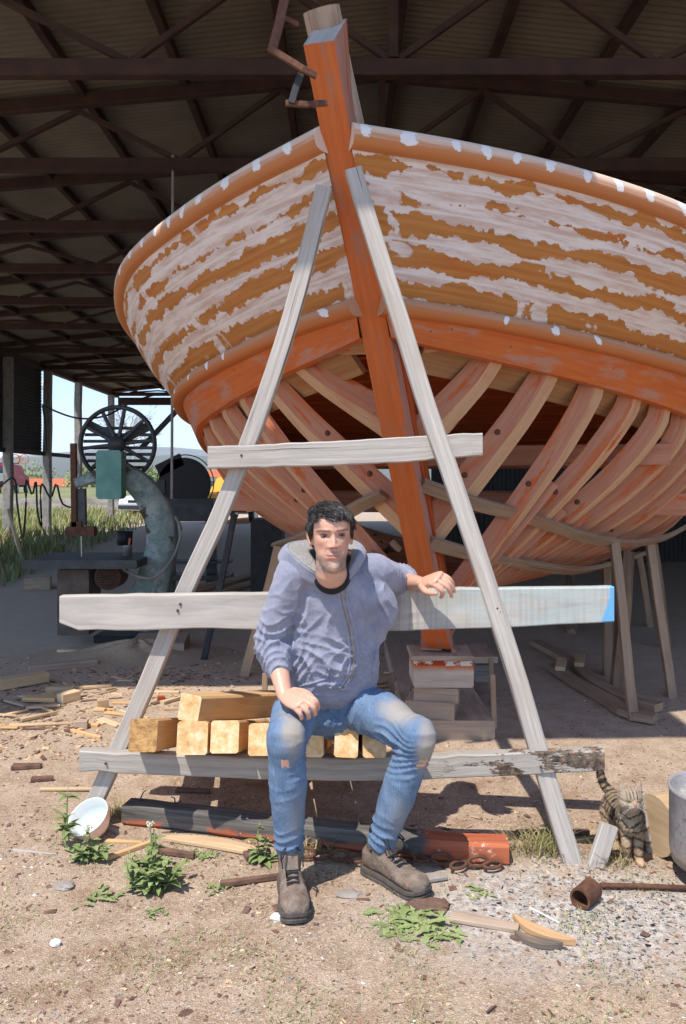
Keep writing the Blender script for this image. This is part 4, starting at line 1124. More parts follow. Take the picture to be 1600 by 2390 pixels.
# skin shader
N = NT('skin'); c = N.attr('tone').outputs['Color']; nz = N.noise(N.obj(), 260, 3, .6)
N.bump(nz, .12, .001); N.done(c, .45, 0, .45); N.b.inputs['Subsurface Weight'].default_value = .12; N.b.inputs['Subsurface Radius'].default_value = (.012, .005, .003); N.b.inputs['Subsurface Scale'].default_value = .5
M['skin'] = N.m
bo = put(body, 'body', M['skin'], man)
# eyes: slits between narrowed lids, the brow's shade painted into the whites
for sx in (-1, 1):
    mb = MB(); mb.ball(hp(sx*.031, .0690, .1284), (.0125, .0098, .0040), 16, R=HROT); e = mb.build('eye', simple('shaded_eye_white', (.16, .13, .12), .3, 0, .05), bo, smooth=True)
    N = M.get('iris')
    mb = MB(); mb.ball(hp(sx*.0315, .0768, .1284), (.0046, .0032, .0034), 12, R=HROT)
    mi = simple('dark_iris', (.02, .012, .008), .2, 0, .05) if 'iris' not in M else M['iris']; M['iris'] = mi
    mb.build('iris', mi, e, smooth=True)
# hair: a cap of clumped strands over the scalp
bvh = BVHTree.FromPolygons([tuple(v) for v in hv], hf)
def scalp(u, v):
    """u: angle from the forehead (0) round the side to the nape (pi), v: 0 hairline .. 1 crown"""
    return None
N = NT('dark_greying_hair'); rn = N.noise(N.map(N.obj(), (90, 90, 40)), 1, 3, .6)
M['hair'] = N.done(N.ramp(rn, [(.35, (.012, .010, .009)), (.56, (.032, .028, .026)), (.68, (.17, .16, .155))]), .5, 0, .5)
hairmb = MB(); rr = random.Random(5)
def hairline(ang):
    """lowest head-local z with hair at an angle round the head (0 = front, pi = back)"""
    a = abs(ang)
    return float(np.interp(a, [0, .25, .5, .72, .95, 1.22, 1.45, 1.75, 2.2, PI], [.176, .181, .192, .190, .172, .120, .118, .10, .06, .045]))
cnt = 0
while cnt < 6500:
    ang = rr.uniform(-PI, PI); z0 = rr.uniform(.05, .228)
    if z0 < hairline(ang)+rr.uniform(0, .006): continue
    if z0 > .195 and rr.random() > .8: continue
    hwz = float(cr(HZS, HHW, [z0])[0]); fz = float(cr(HZS, HFR, [z0])[0]); bz = float(cr(HZS, HBK, [z0])[0])
    px_ = hwz*math.sin(ang); pf = (fz+bz)/2+(fz-bz)/2*math.cos(ang)
    root = Vector((px_, pf, z0)); nrm = Vector((px_/.07**2, (pf+.005)/.095**2, (z0-.13)/.1**2)).normalized()
    # combed across from the parting: over the forehead to the right, sides down
    side_ = Vector((.55, .55 if pf > .0 else -.3, 0)) if z0 > .17 else Vector((0, -.5, -.9))
    if z0 <= .17: side_ = Vector((.12*math.copysign(1, px_), -.35, -.9))
    t = (side_-nrm*side_.dot(nrm))
    if t.length < .05: t = Vector((0, -.4, -1))
    t.normalize(); cl = mnoise.noise_vector(root*38)*.8; t = (t+cl*.45).normalized()
    L = rr.uniform(.022, .042) if z0 > .165 else rr.uniform(.014, .026)
    if pf > .05 and z0 < .196: L *= .62
    pts = []; p = root+nrm*.001; v = (nrm*.55+t).normalized(); k_ = 4
    lift = (.010 if z0 > .165 else .007)*(1+.5*mnoise.noise(root*30))
    for q in range(k_+1):
        pts.append(Vector(h2w([p])[0])); p = p+v*L/k_; v = (v*.72+t*.45-nrm*.16+Vector((0, 0, -.10))+mnoise.noise_vector(p*30)*.16).normalized()
    pts = [pt+HROT @ Vector((nrm.x, -nrm.y, nrm.z))*lift*.55 for pt in pts]
    w = rr.uniform(.0006, .0012)
    hairmb.tube(pts, [w, w*1.1, w, w*.75, w*.3], 4); cnt += 1
# scalp shell under the strands
zs_ = np.linspace(.04, .2262, 60); R_ = []
for i in range(97):
    ang = -PI+2*PI*i/96; h0 = hairline(ang); row = []
    for q in np.linspace(0, 1, 24):
        z0 = h0+.004+(.2259-h0-.004)*q; hwz = float(cr(HZS, HHW, [z0])[0]); fz = float(cr(HZS, HFR, [z0])[0]); bz = float(cr(HZS, HBK, [z0])[0])
        e = .0015+.0065*min(1, q*6)+.0025*mnoise.noise(Vector((math.sin(ang)*6, math.cos(ang)*6, z0*50)))*min(1, q*5)
        px_ = (hwz+e)*math.sin(ang); pf = (fz+bz)/2+((fz-bz)/2+e)*math.cos(ang); row.append(h2w([(px_, pf, z0+e*.9*q)])[0])
    R_.append(row)
hairmb.grid(np.array(R_))
ho = hairmb.build('hair', M['hair'], bo, smooth=True, recalc=False)

# --- clothes
def cloth(name, c1, c2, dirt=None, rough=.9, weave=900, masks=()):
    N = NT(name); P_ = N.pos(); nz = N.noise(P_, 14, 5, .65); f2 = N.noise(P_, 120, 3, .6)
    col = N.ramp(N.ma('ADD', N.ma('MULTIPLY', nz, .7), N.ma('MULTIPLY', f2, .3)), [(.34, c1), (.66, c2)])
    return N, P_, nz, f2, col
N, P_, nz, f2, col = cloth('faded_sweatshirt', (.215, .225, .295), (.33, .34, .42))
N.bump(N.ma('ADD', f2, N.ma('MULTIPLY', nz, 1.0)), .35, .003); N.b.inputs['Sheen Weight'].default_value = .25; M['hoodie'] = N.done(col, .95, 0, .1)
N, P_, nz, f2, col = cloth('blue_denim', (.085, .145, .245), (.18, .255, .37))
stre = N.noise(N.map(P_, (260, 260, 14)), 1, 2, .5); col = N.mix(N.ma('MULTIPLY', N.step(stre, .5, .7), .3), col, (.25, .36, .52))
def blobm(c, r, k=.5):
    """dusty patch centred at c"""
    v = N.n('VectorMath', operation='SUBTRACT'); N.put(v.inputs[0], P_); v.inputs[1].default_value = tuple(c)
    v2 = N.n('VectorMath', operation='MULTIPLY'); N.put(v2.inputs[0], v.outputs[0]); v2.inputs[1].default_value = tuple(1/q for q in r)
    ln = N.n('VectorMath', operation='LENGTH'); N.put(ln.inputs[0], v2.outputs[0])
    return N.ma('SUBTRACT', 1, N.step(N.ma('ADD', ln.outputs['Value'], N.ma('MULTIPLY', N.ma('SUBTRACT', nz, .5), 1.1)), .35, 1.15))
for c, r, k in ((at(684, 1690, 2.60), (.055, .10, .14), .85), (at(672, 1640, 2.72), (.06, .12, .06), .6), (at(1000, 1740, 2.70), (.05, .09, .15), .8), (at(930, 1660, 2.78), (.09, .12, .05), .75), (at(690, 1900, 2.68), (.04, .07, .12), .25), (at(930, 1900, 2.76), (.05, .08, .12), .3)):
    col = N.mix(N.ma('MULTIPLY', blobm(c, r), k), col, (.40, .345, .275))
for c, r in ((at(676, 1685, 2.60), (.012, .05, .003)), (at(652, 1871, 2.66), (.004, .04, .006))):
    col = N.mix(blobm(c, r), col, (.62, .16, .05))
N.bump(N.ma('ADD', f2, N.ma('ADD', N.ma('MULTIPLY', nz, 1.0), N.ma('MULTIPLY', stre, .4))), .35, .003); M['denim'] = N.done(col, .9, 0, .15)
# jeans
jp = [ell_tube([Vector((-.065, 3.07, .70)), Vector((-.065, 3.06, .63)), Vector((-.062, 3.04, .555))], [(.165, .11), (.185, .125), (.175, .12)], 32)]
for H_, K_, A_ in ((HIP_R, KN_R, AN_R), (HIP_L, KN_L, AN_L)):
    m1 = H_*.5+K_*.5+Vector((0, 0, .012)); kd = (K_-H_).normalized(); sd = (A_-K_).normalized()
    kf = K_+Vector((0, -.012, .012))
    jp.append(ell_tube([H_-kd*.05+Vector((0, 0, .0)), H_+kd*.06, m1, K_-kd*.05, kf, K_+sd*.07, K_+sd*.20, A_-sd*.10, A_-sd*.015],
                       [.088, .094, .086, .073, .069, .066, .066, .056, .054], 28, ref=(0, -1, .4)))
jm = fuse('jeans', jp, .005, 5)
sdR = (AN_R-KN_R).normalized(); sdL = (AN_L-KN_L).normalized()
folds(jm, [(KN_R+Vector((.03, .05, -.05)), sdR, .10, .11, 3, .006), (AN_R-sdR*.04, sdR+Vector((.2, 0, 0)), .08, .10, 2, .006), (KN_L+Vector((-.04, .05, -.04)), sdL+Vector((.3, 0, 0)), .10, .12, 4, .008), (AN_L-sdL*.05, sdL+Vector((-.3, 0, 0)), .08, .10, 2, .006),
           (HIP_L+Vector((.0, -.06, -.0)), (.6, -.4, -.25), .12, .14, 3, .005), (HIP_R+Vector((.03, -.07, 0)), (-.3, -.5, -.2), .10, .13, 3, .005), (KN_R-sdR*-.2, sdR+Vector((.9, 0, 0)), .16, .09, 1.5, .002), (KN_L+sdL*.2, sdL+Vector((-.8, 0, 0)), .16, .09, 1.5, .002)], .0042, 9)
P = co(jm); m = (P[:, 2] < .112)
jo = put(jm, 'jeans', M['denim'], man)
# hooded sweatshirt
hm = Vector((-.068, 3.02, .655))
tp = [ell_tube([hm+Vector((0, .01, .01)), hm+Vector((.002, -.005, .06)), Vector((-.060, 2.985, .80)), Vector((-.046, 2.965, .93)), Vector((-.037, 2.930, 1.035)), Vector((-.034, 2.905, 1.09)), Vector((-.034, 2.90, 1.12))],
               [(.198, .135), (.208, .150), (.198, .150), (.190, .140), (.178, .130), (.140, .108), (.10, .085)], 40, cap=2)]
tp.append(ell_tube([SH_R+Vector((.10, .04, .02)), SH_R+Vector((.035, .01, .018)), SH_R, (SH_R*.6+EL_R*.4)+Vector((-.012, 0, 0)), EL_R+Vector((-.012, .01, .03)), EL_R+(WR_R-EL_R)*.12, EL_R+(WR_R-EL_R)*.36, EL_R+(WR_R-EL_R)*.46],
                   [.080, .076, .072, .067, .066, .067, .056, .050], 26, ref=(0, -1, .3)))
tp.append(ell_tube([SH_L+Vector((-.10, 0, .0)), SH_L+Vector((-.03, .0, .012)), SH_L+Vector((.005, .02, 0)), SH_L*.5+EL_L*.5+Vector((0, -.01, -.005)), EL_L+Vector((-.0, -.015, .01)), EL_L+(WR_L-EL_L)*.18, EL_L+(WR_L-EL_L)*.34],
                   [.080, .078, .074, .070, .066, .058, .048], 26, ref=(0, 0, 1)))
tp.append(ell_tube([SH_L+Vector((-.02, -.02, -.05)), SH_L+Vector((.02, .0, -.13)), Vector((.105, 2.99, .88))], [.07, .06, .07], 20))   # slack cloth under the arm
# hem band
tp.append(ell_tube([hm+Vector((0, .005, -.012)), hm+Vector((0, .002, .018))], [(.202, .140), (.204, .145)], 40, cap=1))
hm_me = fuse('sweatshirt', tp, .005, 5)
fa = (WR_R-EL_R).normalized(); fb = (WR_L-EL_L).normalized(); ua = (EL_R-SH_R).normalized(); ub = (EL_L-SH_L).normalized()
folds(hm_me, [(EL_R+fa*.05, fa+Vector((.15, 0, .25)), .11, .13, 4, .009), (EL_R-ua*.07, ua+Vector((.4, 0, 0)), .12, .12, 3, .006), (SH_R*.6+EL_R*.4+Vector((.05, 0, 0)), (.5, 0, -.8), .12, .10, 2, .006),
              (EL_L-ub*.05+Vector((0, -.03, 0)), ub+Vector((.5, 0, 0)), .13, .14, 4, .008), (SH_L+Vector((-.02, -.05, -.12)), (.9, 0, .35), .12, .16, 3, .007),
              (Vector((-.06, 2.85, .74)), (.45, 0, .9), .14, .16, 3, .006), (Vector((.06, 2.86, .76)), (-.6, 0, .8), .14, .15, 3, .006), (Vector((-.07, 2.84, .90)), (.8, 0, .6), .18, .16, 2.5, .005), (hm+Vector((0, -.1, .05)), (0, 0, 1), .06, .25, 1.2, .006)], .006, 7)
so = put(hm_me, 'sweatshirt', M['hoodie'], man)
sb = BVHTree.FromPolygons([tuple(v) for v in co(hm_me)], [tuple(p.vertices) for p in hm_me.polygons])
def front(px, py, lift=.002):
    """point of the cloth seen at a place of the picture"""
    o_ = Vector((0, 0, CAM_H)); d = (at(px, py, 1)-o_).normalized(); h = sb.ray_cast(o_, d)
    return None if h[0] is None else h[0]+h[1]*lift
def on_cloth(name, tr, w, h, m, n=30, par=None):
    tr = smooth_path([(a, b, 0) for a, b in tr], n); P = [front(a, b) for a, b, _ in tr]; P = [p for p in P if p]
    if len(P) < 3: return
    mb = MB(); mb.sweep(P, rect(w, h, h*.3), up=(0, -1, .2)); return mb.build(name, m, par or so, smooth=True)
zt = [(797, 1368), (800, 1400), (812, 1450), (822, 1500), (824, 1545), (818, 1580), (800, 1606)]
on_cloth('zip', zt, .006, .004, M['nail'])
for dx in (-9, 10): on_cloth('zip_flap', [(a+dx, b) for a, b in zt], .010, .003, M['hoodie'])
on_cloth('pocket_edge', [(768, 1560), (762, 1580), (735, 1592), (700, 1600)], .008, .005, M['hoodie']); on_cloth('pocket_edge', [(876, 1520), (872, 1545), (868, 1575)], .010, .005, M['hoodie'])
# hood lying open round the neck, fleece lining on its inside
def neckcut(me):
    poly = [(797, 1364), (752, 1330), (716, 1296), (716, 1240), (824, 1240), (822, 1296), (814, 1335)]
    def inside(x, y):
        r = False
        for i in range(len(poly)):
            (x1, y1), (x2, y2) = poly[i], poly[i-1]
            if (y1 > y) != (y2 > y) and x < (x2-x1)*(y-y1)/(y2-y1)+x1: r = not r
        return r
    bm = bmesh.new(); bm.from_mesh(me)
    dl = [v for v in bm.verts if v.co.z > 1.03 and v.co.y < 2.93 and inside(800+v.co.x/v.co.y*FPX, HZ-(v.co.z-CAM_H)/v.co.y*FPX)]
    bmesh.ops.delete(bm, geom=dl, context='VERTS'); bm.to_mesh(me); bm.free(); me.update()
neckcut(hm_me)
Vn = (797, 1369, 2.790)
HOODC = {-1: ([Vn, (748, 1366, 2.795), (690, 1345, 2.82), (655, 1315, 2.88), (655, 1292, 2.96), (722, 1284, 3.03), (800, 1284, 3.06)],
              [Vn, (758, 1350, 2.778), (712, 1321, 2.785), (678, 1290, 2.83), (676, 1272, 2.92), (725, 1262, 3.0), (800, 1262, 3.03)],
              [Vn, (780, 1349, 2.79), (748, 1327, 2.80), (728, 1302, 2.83), (722, 1286, 2.89), (748, 1280, 2.94), (800, 1282, 2.95)]),
         1: ([Vn, (818, 1348, 2.80), (842, 1316, 2.85), (852, 1294, 2.92), (842, 1284, 3.0), (825, 1284, 3.04), (800, 1284, 3.06)],
             [Vn, (812, 1341, 2.785), (829, 1308, 2.82), (837, 1287, 2.88), (833, 1270, 2.96), (820, 1263, 3.01), (800, 1262, 3.03)],
             [Vn, (805, 1346, 2.795), (816, 1318, 2.82), (821, 1300, 2.86), (819, 1286, 2.91), (812, 1282, 2.94), (800, 1282, 2.95)])}
hoodR, flR = [], []
for sx in (-1, 1):
    o_, c_, i_ = [smooth_path([at(*q) for q in L], 46) for L in HOODC[sx]]
    for k in (range(46) if sx < 0 else range(44, -1, -1)):
        O, C, I = [np.array(q[k]) for q in (o_, c_, i_)]
        e = .004*mnoise.noise(Vector((sx*k*.12, 0, 4)))
        hr = [(1-t)**2*C+2*t*(1-t)*((C+O)*.5+np.array([0, -.006, .022+e]))+t*t*O for t in np.linspace(0, 1, 9)]
        fr_ = [(1-t)**2*I+2*t*(1-t)*((C+I)*.5+np.array([0, -.004, .004]))+t*t*C for t in np.linspace(0, 1, 9)]
        hoodR.append(hr); flR.append(fr_)
def shell(R, name, m, th):
    mb = MB(); mb.grid(np.array(R)); o = mb.build(name, m, so, smooth=True)
    sol = o.modifiers.new('thick', 'SOLIDIFY'); sol.thickness = th; sol.offset = 0
N = NT('grey_fleece'); fz_ = N.noise(N.obj(), 170, 4, .7); N.bump(fz_, 1.0, .006); M['fleece'] = N.done(N.ramp(fz_, [(.3, (.22, .21, .20)), (.65, (.47, .45, .43))]), 1, 0, .05)
shell(flR, 'fleece_lining', M['fleece'], .010); shell(hoodR, 'hood', M['hoodie'], .012)
# dark t-shirt at the neck
V_, F_ = ell_tube([hp(0, -.03, -.028), NECK+Vector((0, -.012, .004)), NECK+Vector((0, .025, -.07))], [(.066, .066), (.080, .073), (.11, .085)], 32, cap=1)
mb = MB(); mb.add(V_, F_); t_ = mb.build('t_shirt', simple('dark_tshirt', (.022, .022, .026), .95, 0), man, smooth=True); t_.matrix_parent_inverse = Matrix.Translation(-man.location)
# --- boots
N = NT('dusty_brown_suede'); P_ = N.pos(); nz = N.noise(P_, 26, 5, .7); f2 = N.noise(P_, 160, 3, .6)
col = N.ramp(N.ma('ADD', N.ma('MULTIPLY', nz, .7), N.ma('MULTIPLY', f2, .3)), [(.32, (.115, .082, .060)), (.66, (.285, .225, .18))])
col = N.mix(N.step(N.voro(P_, 38, 'F1'), .12, .09), col, (.60, .15, .04)); N.bump(N.ma('ADD', nz, f2), .5, .004); M['boot'] = N.done(col, .95, 0, .1)
M['sole'] = simple('boot_sole', (.12, .10, .085), .9, 0, c2=(.06, .05, .045), scale=40, bump=.3); M['lace'] = simple('dark_lace', (.025, .025, .028), .9)
M['boot'].node_tree.nodes.active = None
def boot(ankle, toe, name='boot'):
    heel = Vector((ankle.x, ankle.y, 0)); fwd = Vector((toe.x-ankle.x, toe.y-ankle.y, 0)).normalized(); rt_ = fwd.cross(Vector((0, 0, 1)))
    L = .30; o0 = Vector((ankle.x, ankle.y, 0))-fwd*.075
    def B(t, s, z): return o0+fwd*(t*L)+rt_*s+Vector((0, 0, z))
    ts = [0, .04, .12, .25, .40, .55, .70, .82, .92, .98, 1.0]
    hwid = [.018, .031, .037, .038, .037, .044, .051, .051, .042, .026, .010]
    hgt = [.075, .105, .118, .120, .112, .092, .076, .072, .064, .048, .032]
    V = []; n = 20; F = []
    tq = np.linspace(0, 1, 34); hw_ = np.interp(tq, ts, hwid); hh = np.interp(tq, ts, hgt); m = len(tq)
    for i, t in enumerate(tq):
        for j in range(n):
            a = 2*PI*j/n; c, s = math.cos(a), math.sin(a)
            V.append(B(t, hw_[i]*math.copysign(abs(c)**.75, c), .022+(hh[i]-.022)*(.5+.5*math.copysign(abs(s)**.8, s))))
    F = [(i*n+j, i*n+(j+1) % n, (i+1)*n+(j+1) % n, (i+1)*n+j) for i in range(m-1) for j in range(n)]+[tuple(range(n))[::-1], tuple((m-1)*n+j for j in range(n))]
    shaft = ell_tube([B(.26, 0, .06), B(.25, 0, .11), B(.25, 0, .145)], [(.040, .055), (.041, .052), (.043, .052)], 20, ref=tuple(fwd), cap=1)
    cap_ = ellipsoid(B(.83, 0, .048), (.050, .050, .032), None, 16)
    me = fuse(name, [(V, F), shaft, cap_], .0045, 3)
    folds(me, [(B(.60, 0, .08), fwd, .05, .07, 2.2, .003)], .002, 40)
    b = put(me, name, M['boot'], man)
    mb = MB(); R = []
    out_ = []
    for i, t in enumerate(np.linspace(0, 1, 40)): out_.append((t, float(np.interp(t, ts, hwid))+.005))
    ring = [B(t*1.02-.01, w, 0) for t, w in out_]+[B(t*1.02-.01, -w, 0) for t, w in out_[::-1]]
    V2 = []; k = len(ring)
    prof = [(0, .0, 0), (0, .010, .001), (0, .012, -.003), (0, .019, -.003), (0, .021, .001), (0, .030, .0)]
    cen = B(.5, 0, 0)
    for _, zz, ofs in prof:
        for p in ring:
            dd = (p-cen).normalized(); V2.append(p+dd*ofs+Vector((0, 0, zz+.012*max(0, ((p-o0).dot(fwd)/L-.8)/.2)**2)))
    F2 = [(r*k+i, r*k+(i+1) % k, (r+1)*k+(i+1) % k, (r+1)*k+i) for r in range(5) for i in range(k)]+[tuple(range(k))[::-1], tuple(5*k+i for i in range(k))]
    mb.add(V2, F2); mb.build('sole', M['sole'], b)
    bt = BVHTree.FromPolygons([tuple(v) for v in co(me)], [tuple(p.vertices) for p in me.polygons])
    def top(t, s):
        h = bt.ray_cast(B(t, s, .4), Vector((0, 0, -1))); return h[0]+Vector((0, 0, .003)) if h[0] else B(t, s, .1)
    mb = MB()
    for k_, t in enumerate((.36, .42, .48, .54, .60)):
        mb.tube([top(t, -.022), top(t+.015, 0)+Vector((0, 0, .002)), top(t+.03, .022)], .0028, 6); mb.tube([top(t, .022), top(t+.015, 0)+Vector((0, 0, .003)), top(t+.03, -.022)], .0028, 6)
    for sx in (-1, 1):
        a = top(.37, 0)+Vector((0, 0, .004)); mb.tube(smooth_path([a, a+rt_*sx*.025+fwd*.02+Vector((0, 0, .012)), a+rt_*sx*.040+fwd*.05-Vector((0, 0, .012)), a+rt_*sx*.02+fwd*.02], 12), .0026, 6)
        mb.tube(smooth_path([a, a+rt_*sx*.03+fwd*.01, a+rt_*sx*.035+fwd*.07-Vector((0, 0, .03))], 8), .0026, 6)
    mb.build('laces', M['lace'], b)
    mb = MB(); mb.sweep([top(.46, .0)-Vector((0, 0, .0)), top(.38, 0), B(.40, 0, .152)], rect(.048, .008, .003), up=tuple(fwd)); mb.build('tongue', M['boot'], b)
    mb = MB(); mb.lathe([(.041, .10), (.042, .14), (.040, .175), (.036, .19)], B(.25, 0, 0), 18); mb.build('sock', M['black'], b, smooth=True)
    return b
boot(AN_R+Vector((0, -.005, 0)), gp(690, 2150)); boot(AN_L, gp(985, 2098))
# ------------------------------------------------------------------ band saw with a big spoked wheel, left
SY = 7.0
saw = empty('band_saw', gp(290, 1500), 'old green band saw with a big spoked wheel, rusty curved frame and table', 'band saw')
def sp_(mb, n, m, par=None, **k):
    o = mb.build(n, m, par or saw, **k)
    if par is None: o.matrix_parent_inverse = Matrix.Translation(-saw.location)
    return o
N = NT('chipped_teal_paint'); nz = N.noise(N.obj(), 7, 6, .72); n2_ = N.noise(N.obj(), 30, 4, .7)
col = N.ramp(n2_, [(.3, (.14, .20, .18)), (.7, (.24, .32, .29))]); col = N.mix(N.step(nz, .42, .62), col, (.34, .39, .37)); col = N.mix(N.step(N.noise(N.map(N.obj(), (1, 1, 1), (3, 1, 7)), 4, 5, .65), .55, .62), col, (.085, .05, .03))
N.bump(nz, .4, .004); M['teal_rust'] = N.done(col, .7, .05, .3)
M['post_dark'] = simple('oily_brown_iron', (.17, .13, .10), .8, .1, c2=(.08, .065, .055), scale=8)
M['teal'] = simple('teal_paint', (.16, .36, .31), .55, 0, c2=(.09, .24, .20), scale=9)
M['iron'] = simple('dark_cast_iron', (.085, .09, .092), .55, .3, c2=(.045, .045, .045), scale=10)
def torus(mb, c, R, r, n=48, k=8, ax=(0, 1, 0), rx=None):
    c = Vector(c); a = Vector(ax).normalized(); _, u, v = frame(a, (0, 0, 1)); P = []; F = []
    for i in range(n):
        th = 2*PI*i/n; d = u*math.cos(th)+v*math.sin(th)
        for j in range(k):
            q = 2*PI*j/k; P.append(c+d*(R+r*math.cos(q))+a*(rx or r)*math.sin(q))
    for i in range(n):
        for j in range(k): F.append((i*k+j, ((i+1) % n)*k+j, ((i+1) % n)*k+(j+1) % k, i*k+(j+1) % k))
    mb.add(P, F)
WC = at(274, 1037, SY+.25); RW = 92/FPX*(SY+.25)
mb = MB(); torus(mb, WC, RW-.022, .022, rx=.035); wheel = sp_(mb, 'wheel', M['iron'], smooth=True)
for k in range(10):
    a = 2*PI*k/10+.12; d = Vector((math.cos(a), 0, math.sin(a))); mb = MB(); mb.beam(WC+d*.05, WC+d*(RW-.03), .034, .03, up=(0, 1, 0), ch=.008); sp_(mb, 'spoke', M['iron'], wheel)
mb = MB(); mb.lathe([(0, -.05), (.07, -.05), (.075, .05), (0, .05)], WC, 20, R=rotm(PI/2)); sp_(mb, 'hub', M['iron'], wheel, smooth=True)
mb = MB()
for k in range(7):
    z = (k-3)*.062-.03; L = math.sqrt(max(.01, (RW*.93)**2-z*z)); mb.beam(WC+Vector((-L, .07, z)), WC+Vector((L, .07, z)), .012, .03)
mb.beam(WC+Vector((-.30, .075, .19)), WC+Vector((-.02, .075, .05)), .012, .09); mb.beam(WC+Vector((.30, .075, .19)), WC+Vector((.02, .075, .05)), .012, .09)
sp_(mb, 'slotted_guard', M['iron'])
mb = MB(); R_ = []
for px, py, w in ((282, 1098, 46), (310, 1118, 60), (348, 1158, 70), (374, 1215, 72), (378, 1270, 74), (366, 1330, 80), (348, 1395, 92), (335, 1470, 110)):
    R_.append((at(px, py, SY+.12), w/FPX*SY*.556))
mb.sweep(smooth_path([r[0] for r in R_], 28), rect(1.8, .30, .09), up=(0, -1, 0), scale=[(float(q), .62) for q in np.interp(np.linspace(0, 1, 28), np.linspace(0, 1, 8), [r[1] for r in R_])])
o = sp_(mb, 'curved_frame', M['teal_rust'], smooth=True)
mb = MB(); mb.box(at(259, 1108, SY-.06), (58/FPX*SY, .16, 112/FPX*SY), ch=.022); sp_(mb, 'cover_box', M['teal'])
mb = MB(); mb.beam(at(238, 1108, SY), at(176, 1128, SY), .10, .12, up=(0, 0, 1), taper=.75, ch=.02); sp_(mb, 'guide_arm', M['teal_rust'])
mb = MB(); mb.beam(at(171, 1035, SY), at(174, 1232, SY), .05, .05, up=(0, 1, 0)); sp_(mb, 'guide_post', M['rust'])
mb = MB(); mb.beam(at(190, 1140, SY+.02), at(192, 1226, SY+.02), .075, .05, up=(0, 1, 0)); sp_(mb, 'guide_plate', M['iron'])
mb = MB(); mb.box(at(189, 1240, SY), (.26, .09, .085), ch=.012); mb.box(at(178, 1224, SY), (.10, .05, .05)); sp_(mb, 'guide_block', M['rust'])
mb = MB(); mb.beam(at(189, 1250, SY), at(190, 1306, SY), .012, .003, up=(0, 1, 0)); sp_(mb, 'blade', M['nail'])
a = at(200, 1313, SY-.15); mb = MB(); mb.box(a+Vector((0, .2, 0)), (1.0, .75, .075), ch=.012); sp_(mb, 'table', M['iron'])
mb = MB(); mb.box(at(185, 1400, SY), (.28, .34, 150/FPX*SY), ch=.01); sp_(mb, 'pedestal', M['post_dark'])
mc = at(252, 1346, SY-.12)
mb = MB(); mb.lathe([(0, -.16), (.105, -.16), (.118, -.13), (.118, .12), (.06, .15), (0, .15)], mc+Vector((0, .1, 0)), 28, R=rotm(PI/2)); mot = sp_(mb, 'motor', M['rust'], smooth=False)
mb = MB()
for k in range(9):
    z = (k-4)*.021; L = math.sqrt(.092**2-z*z); mb.beam(mc+Vector((-L, -.062, z)), mc+Vector((L, -.062, z)), .006, .009)
mb.lathe([(0, -.012), (.016, -.012), (.018, 0)], mc+Vector((0, -.062, 0)), 10, R=rotm(PI/2)); sp_(mb, 'fan_grille', M['black'], mot)
mb = MB(); mb.beam(at(230, 1490, SY+.1), at(345, 1490, SY+.1), .3, .10); sp_(mb, 'foot', M['black'])
mb = MB(); mb.tube(smooth_path([at(285, 1328, SY-.1), at(320, 1345, SY-.14), at(352, 1350, SY-.15), at(392, 1318, SY-.1), at(416, 1270, SY), at(422, 1235, SY), at(408, 1205, SY)], 24), .014, 8); sp_(mb, 'power_lead', M['post'], smooth=True)
# tins and tubs standing on its table
zt_ = .765+.0
def pot(px, py, Y, prof, lab, m, name):
    g_ = at(px, py, Y); mb = MB(); mb.lathe(prof, g_, 22); o = mb.build(name, M[m], smooth=True); o.modifiers.new('t', 'SOLIDIFY').thickness = .003; return tag(o, lab, name.replace('_', ' '))
pot(297, 1300, 7.12, [(0, .002), (.042, .002), (.042, .10), (.044, .105)], 'small paint tin with an orange brush on the saw table', 'galv', 'paint_tin')
mb = MB(); mb.tube([at(299, 1285, 7.12), at(303, 1256, 7.11)], .010, 8); tag(mb.build('brush_handle', M['orange'], smooth=True), 'orange brush handle sticking out of the paint tin', 'brush')
pot(290, 1272, 7.5, [(0, 0), (.07, 0), (.082, .13)], 'black pot hanging behind the saw table', 'black', 'pot')
o = pot(332, 1272, 7.25, [(0, 0), (.055, 0), (.085, .12)], 'tipped white plastic tub against the curved saw frame', 'white', 'tub'); o.rotation_euler = (0, .55, 0)
# sawdust heap and slab in front of the saw
mb = MB(); c = gp(320, 1530); R = []
for i in range(40):
    a = 2*PI*i/40; R.append([(c.x+math.cos(a)*r*1.5, c.y+math.sin(a)*r*.85, .12*math.exp(-(r/.30)**2)*(1+.5*mnoise.noise(Vector((math.cos(a)*2, math.sin(a)*2, r*6))))-.004*(r > .6)) for r in np.linspace(0, .62, 12)])
mb.grid(np.array(R), closed_u=True); M['sawdust'] = simple('sawdust', (.52, .40, .27), .95, 0, c2=(.36, .26, .17), scale=60, bump=.6); tag(mb.build('sawdust_heap', M['sawdust'], smooth=True), 'low heap of sawdust under the band saw', 'sawdust heap')
mb = MB(); mb.box(at(428, 1527, 6.4)+Vector((-.25, .25, 0)), (.45, .5, .17), rotm(0, 0, .1)); tag(mb.build('stone_slab', M['block_wood']), 'rough brown slab at the foot of the band saw', 'slab')
